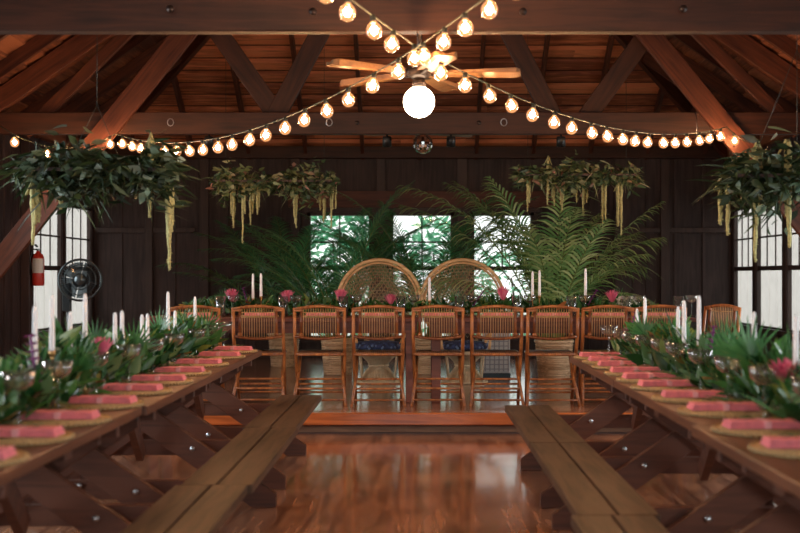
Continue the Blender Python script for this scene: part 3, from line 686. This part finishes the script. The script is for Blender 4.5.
for i, px in enumerate((622, 631)):
    put(wf0, 'cluster of white blossoms on the head table, %s one' % ('left' if i == 0 else 'right'), ((px-CX)*10.0/FPX, 10.0, HT), 0, 'white blossoms on the head table')

# ------------------------------------------------------------ peacock chairs
def peacock():
    t = thing('peacock_chair', 'x', 'chair', group='peacock chairs behind the head table')
    b = MB()   # hourglass base of split cane
    for i in range(34):
        a = 2*math.pi*i/34; pr = [(.235, 0), (.20, .03), (.13, .12), (.095, .17), (.115, .22), (.20, .30)]
        for sg in (-1, 1): b.tube([(r*math.cos(a+sg*z*1.5), r*math.sin(a+sg*z*1.5), z) for r, z in pr], .004, 4)
    b.lathe([(.225, .004), (.192, .03), (.122, .12), (.087, .17), (.107, .22), (.19, .295)], n=20)
    b.build('base', 'cream', t)
    MB().tube([(.235*math.cos(a), .235*math.sin(a), .012) for a in [i*.2618 for i in range(24)]], .012, 6, closed=True).tube([(.10*math.cos(a), .10*math.sin(a), .18) for a in [i*.2618 for i in range(24)]], .012, 6, closed=True).build('base_rings', 'cream', t)
    for a in (.6, 2.54, 3.74, 5.68):
        MB().tube([(.20*math.cos(a), .20*math.sin(a), 0), (.23*math.cos(a), .23*math.sin(a), .30)], .010, 6).build('leg', 'cream', t)
    MB().lathe([(.0001, .295), (.255, .295), (.268, .31), (.268, .325), (.255, .335), (.0001, .335)], n=28).build('seat', 'cream', t)
    c = MB().lathe([(.0001, .337), (.20, .337), (.238, .36), (.240, .39), (.20, .425), (.0001, .44)], n=26).build('cushion', 'blue', t)
    m = MB()
    for i in range(30):
        a = R(0, 6.28); r = R(.05, .22); z = .44-.02*(r/.2)**2+.002; m.sphere((r*math.cos(a), r*math.sin(a), z-.005), R(.008, .02), 6, 4, .25)
    for i in range(26): a = R(0, 6.28); m.sphere((.238*math.cos(a), .238*math.sin(a), R(.36, .40)), R(.008, .018), 6, 4)
    m.build('printed_motif', 'bluedot', c)
    # hoop back, tilted a little away
    Rr = .44; zc = .84; tilt_ = lambda x, z: (x, .20+.10*(z-.4), z)
    pts = lambda r, a0, a1, n: [tilt_(r*math.cos(a0+(a1-a0)*i/n), zc+r*math.sin(a0+(a1-a0)*i/n)) for i in range(n+1)]
    A0, A1 = math.radians(-52), math.radians(232)
    h = MB(); h.tube(pts(Rr, A0, A1, 48), .020, 8); h.tube(pts(Rr-.035, A0, A1, 48), .013, 7)
    h.tube([tilt_(Rr*math.cos(A0), zc+Rr*math.sin(A0)), (.2, .16, .32)], .018, 7); h.tube([tilt_(Rr*math.cos(A1), zc+Rr*math.sin(A1)), (-.2, .16, .32)], .018, 7)
    h.build('hoop', 'peacock', t)
    w = MB(); o = V(tilt_(0, .40))
    for i in range(111):
        a = math.radians(-8+196*i/110)
        # spokes fan out of the seat and stop at the hoop
        dx, dz = math.cos(a), math.sin(a)
        zc0 = zc-.40; bq = -dz*zc0; disc = bq*bq-(zc0*zc0-(Rr-.03)**2)
        tt = -bq+math.sqrt(max(0, disc))
        w.tube([o+V((dx*.16, .1*dz*.16, dz*.16)), o+V((dx*tt, .10*dz*tt, dz*tt))], .0017, 4)
    for r in [.16+.033*k for k in range(22)]:
        run = []
        for i in range(61):
            a = math.radians(-8+196*i/60); q = V((r*math.cos(a), 0, .40+r*math.sin(a)))
            if (q.x**2+(q.z-zc)**2) < (Rr-.035)**2: run.append(tilt_(q.x, q.z))
            else:
                if len(run) > 1: w.tube(run, .0019, 4)
                run = []
        if len(run) > 1: w.tube(run, .0019, 4)
    for k in range(-12, 13):   # diagonal lattice
        for sg in (-1, 1):
            run = []
            for i in range(30):
                z = .42+i*.03; x = k*.045+sg*(z-.84)*.7
                if x*x+(z-zc)**2 < (Rr-.04)**2: run.append(tilt_(x, z))
            if len(run) > 1: w.tube(run, .0016, 4)
    w.build('woven_back', 'weave', t)
    m = MB()
    for s in (-1, 1): m.tube([tilt_(s*.40, .68), (s*.33, .02, .58), (s*.26, -.14, .52), (s*.24, -.16, .33)], .014, 7)
    m.build('arms', 'peacock', t)
    return t
pk0 = peacock()
put(pk0, 'round-backed peacock chair with navy cushion, the left of the pair', ((379-CX)*11.7/FPX, 11.55, ZS), 0)
put(pk0, 'round-backed peacock chair with navy cushion, the right of the pair', ((464-CX)*11.7/FPX, 11.55, ZS), .03)

# ------------------------------------------------------------ potted palms
def frond(base, az, el, ln, droop, nl=34, lw=0.022, ll=0.34, roll=0.0):
    """returns (leaflets MB, rachis points)"""
    pts = []; n = 14; p = V(base); e = el
    h = V((math.cos(az), math.sin(az), 0)); side = V((-math.sin(az), math.cos(az), 0))
    for i in range(n+1):
        pts.append(p.copy()); e2 = el-droop*(i/n)**1.5; p = p+(h*math.cos(e2)+V((0, 0, 1))*math.sin(e2))*(ln/n)
    m = MB()
    for i in range(nl):
        t = .26+.74*i/(nl-1); f = t*n; k = min(n-1, int(f)); q = pts[k].lerp(pts[k+1], f-k); d = (pts[k+1]-pts[k]).normalized()
        up = d.cross(side).normalized(); up = up if up.z > 0 else -up
        l = ll*(math.sin(math.pi*(.18+.80*(t-.26)/.74))**.6)*R(.88, 1.08)
        for s in (-1, 1):
            dd = d*(.62+.5*t)+side*s*.85+up*.25+V((R(-.08, .08), R(-.08, .08), R(-.08, .08)))
            m.strap(q, dd, up, l, lw, (.5 if lw > .02 else .32)+.2*R(0, 1), 4)
    return m, pts
def palm(label, px, D, specs, bask=(.185, .40), group='potted palms behind the head table', wide=False):
    x = (px-CX)*D/FPX; t = thing('potted_palm', label, 'palm', (x, D, ZS), 0, group)
    r, h = bask; b = MB()
    b.lathe([(r*.82, 0), (r*.9, h*.5), (r, h), (r*.94, h), (r*.8, .03), (.0001, .03)], n=24)
    nrow = 16
    for k in range(nrow):
        z = h*(k+.5)/nrow; rr = r*(.82+.18*(z/h)); b.tube([((rr+.004*math.sin(i*math.pi/1.0+k*math.pi))*math.cos(i*.1963), (rr+.004*math.cos(i*math.pi+k*math.pi))*math.sin(i*.1963), z) for i in range(32)], .0115, 5, closed=True)
    bk = b.build('wicker_basket', 'wicker', t)
    MB().tube([(r*1.02*math.cos(i*.2618), r*1.02*math.sin(i*.2618), h) for i in range(24)], .016, 6, closed=True).build('rim', 'wicker', bk)
    MB().lathe([(.0001, h-.05), (r*.92, h-.05)], n=20).build('soil', 'soil', t)
    for az, el, ln, dr, ll in specs:
        az = az % 360
        if not wide and 205 < az < 335: az = 205-(az-205)*1.2 if az < 270 else -25+(335-az)*1.2
        az, el, dr = math.radians(az), math.radians(el), math.radians(dr); bs = (math.cos(az)*.05+R(-.04, .04), math.sin(az)*.05+R(-.04, .04), h-.06)
        m, pts = frond(bs, az, el, ln, dr, 27 if wide else 44, .027 if wide else .015, ll*(1.25 if wide else 1))
        f = m.build('frond', 'palm' if wide else 'palmcool', t); MB().tube(pts, [.010*(1-.8*i/len(pts)) for i in range(len(pts))], 5).build('rachis', 'palmstem', f)
random.seed(21)
def specs(n, lmin, lmax, elmin=55, elmax=86, ll=.30, azs=None):
    out = []
    for i in range(n):
        az = (azs[i % len(azs)]+R(-20, 20)) if azs else i*137.5
        out.append((az, R(elmin, elmax), R(lmin, lmax), R(35, 80), ll*R(.85, 1.1)))
    return out
palm('dense dark potted palm in a wicker basket left of the peacock chairs', 338, 12.5, specs(26, 1.4, 2.15, 58, 87, .36)+[(178, 40, 1.5, 50, .33), (190, 52, 1.5, 60, .3), (170, 62, 1.8, 50, .3), (10, 60, 1.2, 60, .3)])
palm('potted palm in a wicker basket between the two peacock chairs', 424, 12.6, specs(24, 1.5, 2.2, 62, 87, .32))
palm('tallest bright green potted palm in a wicker basket at the right', 554, 12.06, specs(15, 1.4, 2.05, 66, 87, .42)+[(175, 62, 2.3, 50, .46), (190, 70, 2.45, 62, .42), (270, 84, 1.75, 35, .42), (20, 70, 1.5, 85, .5), (5, 60, 1.25, 90, .45), (165, 78, 2.2, 55, .45), (185, 55, 1.7, 80, .42), (150, 75, 2.2, 45, .4)], (.20, .40), wide=True)
palm('bushy potted palm tucked in the shade left of the first window', 284, 13.6, specs(13, 1.4, 2.2, 52, 84, .34))
# white lattice crate behind the chairs
t = thing('white_storage_crate', 'white latticed crate standing behind the head table near the right peacock chair', 'crate', ((496-CX)*12.2/FPX, 12.2, ZS))
MB().box((-.15, -.12, 0), (.15, .12, .05)).build('base', 'fancage', t)
MB().box((-.145, -.105, .05), (.145, .115, .50)).build('body', 'crate', t, bevel=.005)
m = MB()
for i in range(6): m.box((-.13+i*.05, -.112, .07), (-.118+i*.05, -.104, .48))
for i in range(8): m.box((-.135, -.114, .09+i*.05), (.135, -.106, .10+i*.05))
m.build('lattice', 'lattice', t)

# ------------------------------------------------------------ hanging flowers
def installation(label, c, sx, sy, sz, n, ls, strands, wires, seed, bias=0):
    random.seed(seed); c = V(c); t = thing('hanging_floral_installation', label, 'flowers', c, 0, 'greenery hanging from the trusses')
    fr = MB(); fr.bar((-sx*.48, 0, 0), (sx*.48, 0, 0), .04, .02); 
    for s in (-1, 1): fr.bar((-sx*.48, s*sy*.3, 0), (sx*.48, s*sy*.3, 0), .03, .02)
    fr.build('support_board', 'trimz', t)
    m, e = MB(), MB()
    for i in range(n):
        a = R(-1, 1); u = a*sx/2; lump = .75+.35*math.sin(a*5+seed)
        p = V((u, R(-1, 1)*sy/2*(1-.3*a*a), random.gauss(-.02, .45)*sz*.5*lump))
        d = rdir(-.8, .5)+V((a*.5, 0, -.1)); q = random.random()
        if q < .5: m.leaf(p, d, rdir(), R(.07, .14)*ls, R(.025, .05)*ls, R(0, .3))
        elif q < (.8 if bias else .62): e.leaf(p, d, rdir(), R(.05, .09)*ls, R(.045, .07)*ls, .1)
        else: m.strap(p, d, rdir(), R(.12, .22)*ls, R(.012, .02)*ls, .2)
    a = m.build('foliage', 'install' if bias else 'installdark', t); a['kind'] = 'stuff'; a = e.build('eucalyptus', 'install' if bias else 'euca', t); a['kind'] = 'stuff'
    for x, y, z0, z1, w in strands:
        s = MB(); x -= c.x; z0 -= c.z; z1 -= c.z
        for k in range(3):
            ox, oy = R(-w, w), R(-.04, .04); pts = [(x+ox*.2+(-.05 if k else .03), y+oy, z0-.04), (x+ox*.5, y+oy, z0+.05), (x+ox, y+oy, z0)]
            zz = z1 if k == 0 else z0-(z0-z1)*R(.45, .85); nn = 9
            for i in range(1, nn+1): q = i/nn; pts.append((x+ox+R(-.004, .004), y+oy, z0+(zz-z0)*q))
            s.tube(pts, [.004, .008, .013]+[(.014 if bias else .017)*(1-.55*(i/nn)**2)*R(.8, 1.15) for i in range(1, nn+1)], 6)
            for i in range(int((z0-zz)*110)):
                q = R(0, 1); pz = z0+(zz-z0)*q; d = rdir(-.6, .2); s.strap((x+ox, y+oy, pz), d, rdir(), R(.014, .026), .010, .2, 2)
        s.build('amaranthus_strand', 'amar', t)
    w = MB()
    for p, q in wires: w.tube([V(p)-c, V(q)-c], .0022, 5)
    w.build('hanging_wire', 'socket', t)
    return t
def strs(D, lst, w=.02): return [((px-CX)*D/FPX, R(-.12, .12), H-(y0-HY)*D/FPX, H-(y1-HY)*D/FPX, w) for px, y0, y1 in lst]
cA = P(97, 172, 6.8)
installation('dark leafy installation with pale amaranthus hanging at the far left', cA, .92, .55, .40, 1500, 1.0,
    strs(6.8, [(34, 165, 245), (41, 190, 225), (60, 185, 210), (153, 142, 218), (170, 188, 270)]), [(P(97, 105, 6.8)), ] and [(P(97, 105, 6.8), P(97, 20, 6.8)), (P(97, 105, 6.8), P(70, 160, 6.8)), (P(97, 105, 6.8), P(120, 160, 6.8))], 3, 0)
cB = P(275, 182, 11.3)
installation('pale leafy installation with amaranthus hanging left of the back windows', cB, 1.22, .45, .36, 1300, .85,
    strs(11.3, [(230, 190, 228), (243, 180, 243), (252, 185, 225), (257, 188, 215), (296, 195, 228), (321, 198, 222), (333, 178, 228)], .035), [(cB+V((-.5, 0, 0)), cB+V((-.5, 0, 1.7))), (cB+V((.5, 0, 0)), cB+V((.5, 0, 2.0)))], 5, 1)
cC = P(577, 176, 11.3)
installation('pale leafy installation with amaranthus hanging over the tallest palm', cC, 1.22, .45, .34, 1300, .85,
    strs(11.3, [(527, 178, 212), (548, 162, 205), (556, 185, 205), (563, 188, 210), (578, 182, 202), (586, 178, 216), (604, 175, 232), (618, 188, 236)], .022), [(cC+V((-.5, 0, 0)), cC+V((-.5, 0, 1.9))), (cC+V((.5, 0, 0)), cC+V((.5, 0, 1.6)))], 8, 1)
cD = P(800, 178, 6.8)
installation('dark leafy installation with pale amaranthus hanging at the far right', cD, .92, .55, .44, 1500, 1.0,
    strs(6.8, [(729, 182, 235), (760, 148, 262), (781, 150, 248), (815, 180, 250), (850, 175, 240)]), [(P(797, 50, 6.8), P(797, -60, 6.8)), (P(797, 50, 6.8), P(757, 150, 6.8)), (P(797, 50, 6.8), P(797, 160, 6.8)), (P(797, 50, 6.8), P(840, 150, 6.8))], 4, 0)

# ------------------------------------------------------------ string lights
random.seed(5)
HUB = P(417, 47, 6.3)
def cat(a, b, sag, n): return [a.lerp(b, i/n)-V((0, 0, sag*4*(i/n)*(1-i/n))) for i in range(n+1)]
A_L, A_R = P(115, 134, 10.85), P(727, 127, 10.85)
E_L = P(0, 126, 10.4)
NL, NR = V((-1.70, 1.9, 3.22)), V((1.70, 1.9, 3.22))
bulb_mesh = None
def bulb(parent, p, first=[None]):
    r = .042
    if first[0] is None:
        g = MB().lathe([(.013, -.024), (.018, -.034), (r*.72, -.046), (r*.95, -.062), (r, -.076), (r*.93, -.094), (r*.70, -.110), (r*.38, -.119), (.0001, -.122)], n=16).build('bulb', 'bulbglass', parent)
        f = MB().sphere((0, 0, -.074), .019, 10, 7, 1.15).build('filament', 'filament', g)
        s = MB().lathe([(.0001, .004), (.013, .004), (.015, -.03), (.012, -.035), (.0001, -.035)], n=10).build('socket', 'socket', g)
        first[0] = g; g.location = p; return
    c = copy_tree(first[0]); c.parent = parent; c.location = p; c.rotation_euler = (R(-.15, .15), R(-.15, .15), 0)
def string(label, segs, spacing=.30, skip0=.12):
    t = thing('string_lights', label, 'string lights', (0, 0, 0), 0, 'festoon strings over the hall'); m = MB()
    allp = []
    for s in segs: allp += s if not allp else s[1:]
    m.tube(allp, .0055, 5)
    d = skip0; acc = 0; out = []
    for a, b in zip(allp, allp[1:]):
        L_ = (b-a).length
        while d <= acc+L_: q = a.lerp(b, (d-acc)/L_); out.append(q); d += spacing*R(.9, 1.1)
        acc += L_
    cb = m.build('cable', 'cable', t)
    return t, out
t1, o1 = string('festoon string running from overhead left to the far right brace', [cat(NL, HUB, .10, 16), cat(HUB, A_R, .235, 24), cat(A_R, P(750, 143, 10.5), .02, 4)])
t2, o2 = string('festoon string running from overhead right to the far left brace', [cat(NR, HUB, .10, 16), cat(HUB, A_L, .265, 24), cat(A_L, E_L, .17, 10)], skip0=.2)
for q in o1: bulb(t1, q)
for q in o2: bulb(t2, q)
# hooks for the strings
def hook(label, p, q): return tag(MB().tube([p, p.lerp(q, .6)+V((.01, 0, 0)), q], .004, 5).build('wire_hook', 'steel'), label, 'hook')
hook('wire hook holding the crossing festoon strings under the near beam', V((HUB.x, 6.36, 2.68)), HUB)
hook('wire loop hanging from the far beam at the right', P(696, 112, 10.93), P(696, 137, 10.93))
for px in (170, 329, 504):
    p = P(px, 122, 10.9); s = .03; tag(MB().tube([(p.x+s*math.cos(i*.5236), 10.92, p.z+s*1.2*math.sin(i*.5236)) for i in range(12)], .005, 5, closed=True).build('metal_ring', 'steel'), 'small metal ring on the far beam %s' % {170: 'at the left end', 329: 'left of the globe lamp', 504: 'right of the globe lamp'}[px], 'ring')

# ------------------------------------------------------------ ceiling fans, globe, mirror ball
def fan(label, loc, rz, drop, lamp):
    t = thing('ceiling_fan', label, 'ceiling fan', loc, rz, 'ceiling fans')
    MB().tube([(0, 0, .05), (0, 0, drop)], .014, 8).build('downrod', 'darkmetal', t)
    MB().lathe([(.0001, -.03), (.05, -.03), (.075, -.01), (.08, .03), (.05, .07), (.0001, .07)], n=20).build('motor', 'darkmetal', t)
    for k in range(5):
        a = 2*math.pi*k/5; c, s = math.cos(a), math.sin(a); T = lambda x, y, z: (x*c-y*s, x*s+y*c, z)
        pts = [(.13, -.045), (.60, -.072), (.625, -.05), (.63, .04), (.60, .065), (.13, .045)]
        m = MB(); n = len(pts)
        vs = [T(x, y, .0-y*.30) for x, y in pts]+[T(x, y, .008+y*.22) for x, y in pts]
        m.add(vs, [tuple(range(n))[::-1], tuple(range(n, 2*n))]+[(i, (i+1) % n, n+(i+1) % n, n+i) for i in range(n)])
        b = m.build('blade', 'fanwood', t, bevel=.002)
        MB().bar(T(.07, 0, -.01), T(.18, 0, -.004), .02, .008).build('blade_arm', 'darkmetal', b)
    if lamp:
        MB().lathe([(.0001, -.03), (.035, -.03), (.042, -.05), (.046, -.085), (.0001, -.085)], n=16).build('light_fitter', 'darkmetal', t)
        MB().sphere((0, 0, -.175), .097, 24, 16).build('globe_shade', 'globe', t, 'lit white glass globe')
    return t
gp = P(419, 102, 6.9)
fan('tan-bladed ceiling fan with a glowing white globe lamp', (gp.x, gp.y, gp.z+.175), math.radians(-3), 3.2, True)
fan('second ceiling fan farther back, half hidden behind the far beam', ((421-CX)*12.3/FPX, 12.3, 2.86), math.radians(20), 1.65, False)
mp = P(423, 144, 10.9)
t = thing('mirror_ball', 'small mirrored glass ball hanging below the far beam', 'mirror ball', mp)
m = MB(); n = 22
for i in range(11):
    a0, a1 = math.pi*(i/11-.5), math.pi*((i+1)/11-.5)
    for j in range(n):
        b0, b1 = 2*math.pi*j/n, 2*math.pi*(j+.94)/n; rr = .098
        m.add([(rr*math.cos(a)*math.cos(b), rr*math.cos(a)*math.sin(b), rr*math.sin(a)) for a, b in ((a0, b0), (a0, b1), (a1-.015, b1), (a1-.015, b0))], [(0, 1, 2, 3)])
m.build('mirror_tiles', 'mirror', t); MB().sphere((0, 0, 0), .095, 16, 10).build('core', 'darkmetal', t)
MB().tube([(0, 0, .09), (0, .07, 2.677-mp.z+.0)], .003, 5).build('hanging_wire', 'darkmetal', t)
sp0 = thing('spotlight', 'x', 'spotlight'); MB().lathe([(.0001, -.02), (.04, -.02), (.045, -.03), (.045, -.12), (.038, -.12), (.036, -.05), (.0001, -.05)], n=16).build('can', 'black', sp0); MB().tube([(0, 0, .0), (0, 0, -.03)], .012, 6).build('bracket', 'black', sp0)
for i, px in enumerate((209, 387, 451, 561, 647)):
    put(sp0, 'small black can spotlight under the far beam, %s from the left' % ORD[i], ((px-CX)*11/FPX, 11.0, 2.677), 0, 'can spotlights under the far beam')

# ------------------------------------------------------------ left corner: fan, extinguisher
fc = P(80, 280, 10.5)
t = thing('standing_fan', 'round black standing fan in front of the left window', 'fan', (fc.x-.13, fc.y+.05, ZS))
q = V((.13, -.05, fc.z-ZS))
MB().lathe([(.0001, 0), (.2, 0), (.2, .015), (.04, .035), (.0001, .035)], n=24).build('base', 'black', t)
MB().tube([(0, 0, .03), (0, 0, q.z-.08)], .014, 8).build('pole', 'black', t)
MB().box((-.05, -.03, q.z-.30), (.03, .03, q.z-.03)).build('control_box', 'black', t, bevel=.008)
ax = V((.30, -1, .05)).normalized(); RM = V((0, 0, 1)).rotation_difference(ax).to_matrix()
m = MB(); TR = lambda r, a, z: q+RM @ V((r*.9*math.cos(a), r*.9*math.sin(a), z))
for rr, z, th in ((.215, 0, .012), (.215, .03, .007), (.16, .05, .003), (.10, .06, .003), (.05, .065, .004), (.16, -.05, .003), (.10, -.06, .003)):
    m.tube([TR(rr, i*.2094, z) for i in range(30)], th, 5, closed=True)
for i in range(44):
    a = i*2*math.pi/44; m.tube([TR(.04, a, .065), TR(.12, a, .058), TR(.19, a, .04), TR(.215, a, .0), TR(.17, a, -.05), TR(.05, a, -.065)], .0016, 4)
m.build('cage', 'fancage', t)
MB().lathe([(.0001, -.07), (.06, -.07), (.07, -.10), (.06, -.17), (.0001, -.18)], q, 16, axis=ax).build('motor', 'black', t)
MB().lathe([(.0001, .05), (.05, .05), (.05, .07), (.0001, .072)], q, 16, axis=ax).build('badge', 'fancage', t)
m = MB()
for k in range(4):
    a0 = k*1.571; vs = []
    for i in range(7):
        a = a0+i*.25; vs += [TR(.03, a, -.02+i*.006), TR(.19, a+.1, -.03+i*.009)]
    m.add(vs, [(2*i, 2*i+1, 2*i+3, 2*i+2) for i in range(6)], True)
m.build('blades', 'fanblade', t)
ep = P(38, 284, 12.2); bx_ = WL+.12
t = thing('fire_extinguisher', 'red fire extinguisher with a white label hung on the left post', 'fire extinguisher', (bx_+.075, 12.24, ep.z-.02))
MB().lathe([(.0001, 0), (.06, 0), (.066, .015), (.066, .30), (.05, .345), (.022, .365), (.022, .38), (.0001, .38)], n=24).build('cylinder', 'red', t)
lab = MB()
n = 9
vs = []
for i in range(n): a = math.radians(-150+120*i/(n-1)+15); vs += [(.0672*math.cos(a), .0672*math.sin(a), .14), (.0672*math.cos(a), .0672*math.sin(a), .30)]
lab.add(vs, [(2*i, 2*i+2, 2*i+3, 2*i+1) for i in range(n-1)], True); lab.build('label_panel', 'label', t)
m = MB()
for i in range(5): z = .16+i*.028; m.add([(.068*math.cos(a), .068*math.sin(a), zz) for a, zz in ((math.radians(-110), z), (math.radians(-70), z), (math.radians(-70), z+.01), (math.radians(-110), z+.01))], [(0, 1, 2, 3)])
m.build('label_lines', 'labelink', t)
MB().tube([(0, 0, .38), (0, 0, .41)], .016, 8).build('valve', 'steel', t)
MB().bar((-.01, 0, .43), (.0, -.09, .45), .02, .012, side=(1, 0, 0)).bar((0, 0, .405), (0, -.08, .40), .02, .01, side=(1, 0, 0)).build('handle', 'black', t)
MB().tube([(0, 0, .40), (-.05, -.04, .40), (-.072, -.05, .30), (-.070, -.05, .12)], .010, 7).build('hose', 'black', t)
MB().box((-.075, -.03, .18), (-.05, .03, .26)).build('wall_bracket', 'steel', t)

# ------------------------------------------------------------ outdoors
tag(MB().add([(-40, -20, -.35), (40, -20, -.35), (40, 60, -.35), (-40, 60, -.35)], [(0, 1, 2, 3)]).build('lawn', 'lawn'), 'pale lawn outside the hall', 'lawn', kind='structure')
def bush(label, x, y, r, h, n=700, seed=1):
    random.seed(seed); t = thing('garden_shrub', label, 'shrub', (x, y, -.35), 0, 'shrubs outside the back windows')
    MB().tube([(0, 0, 0), (.05, 0, h*.4), (-.05, .05, h*.8)], [.05, .04, .015], 6).build('trunk', 'bark', t)
    m = MB()
    for i in range(n):
        d = rdir(-.6, 1); p = V((d.x*r, d.y*r*.6, h*.55+d.z*h*.45))*1.0; p = V((p.x*R(.5, 1), p.y*R(.5, 1), p.z)); m.leaf(p, rdir(-.5, .6)+d*.5, rdir(.2, 1), R(.12, .25), R(.05, .10), .2)
    m.build('leaves', 'bush', t)['kind'] = 'stuff'
bush('green shrub outside the left back window', -1.3, 17.6, .9, 2.7, 900, 11)
bush('green shrub outside the middle back window', .3, 18.0, .9, 2.5, 800, 12)
bush('green shrub outside the right back window', 1.6, 18.4, .9, 2.0, 260, 13)
for i, (x, lab_) in enumerate(((WL-3.2, 'left'), (WR+3.2, 'right'))):
    m = MB(); s = 1 if i else -1
    for k in range(86): y = 8+k*.52; m.box((x, y, -.35), (x+s*.06, y+.46, 4.6))
    f_ = tag(m.build('board_fence', 'hut'), 'pale board fence outside the %s windows' % lab_, 'fence')
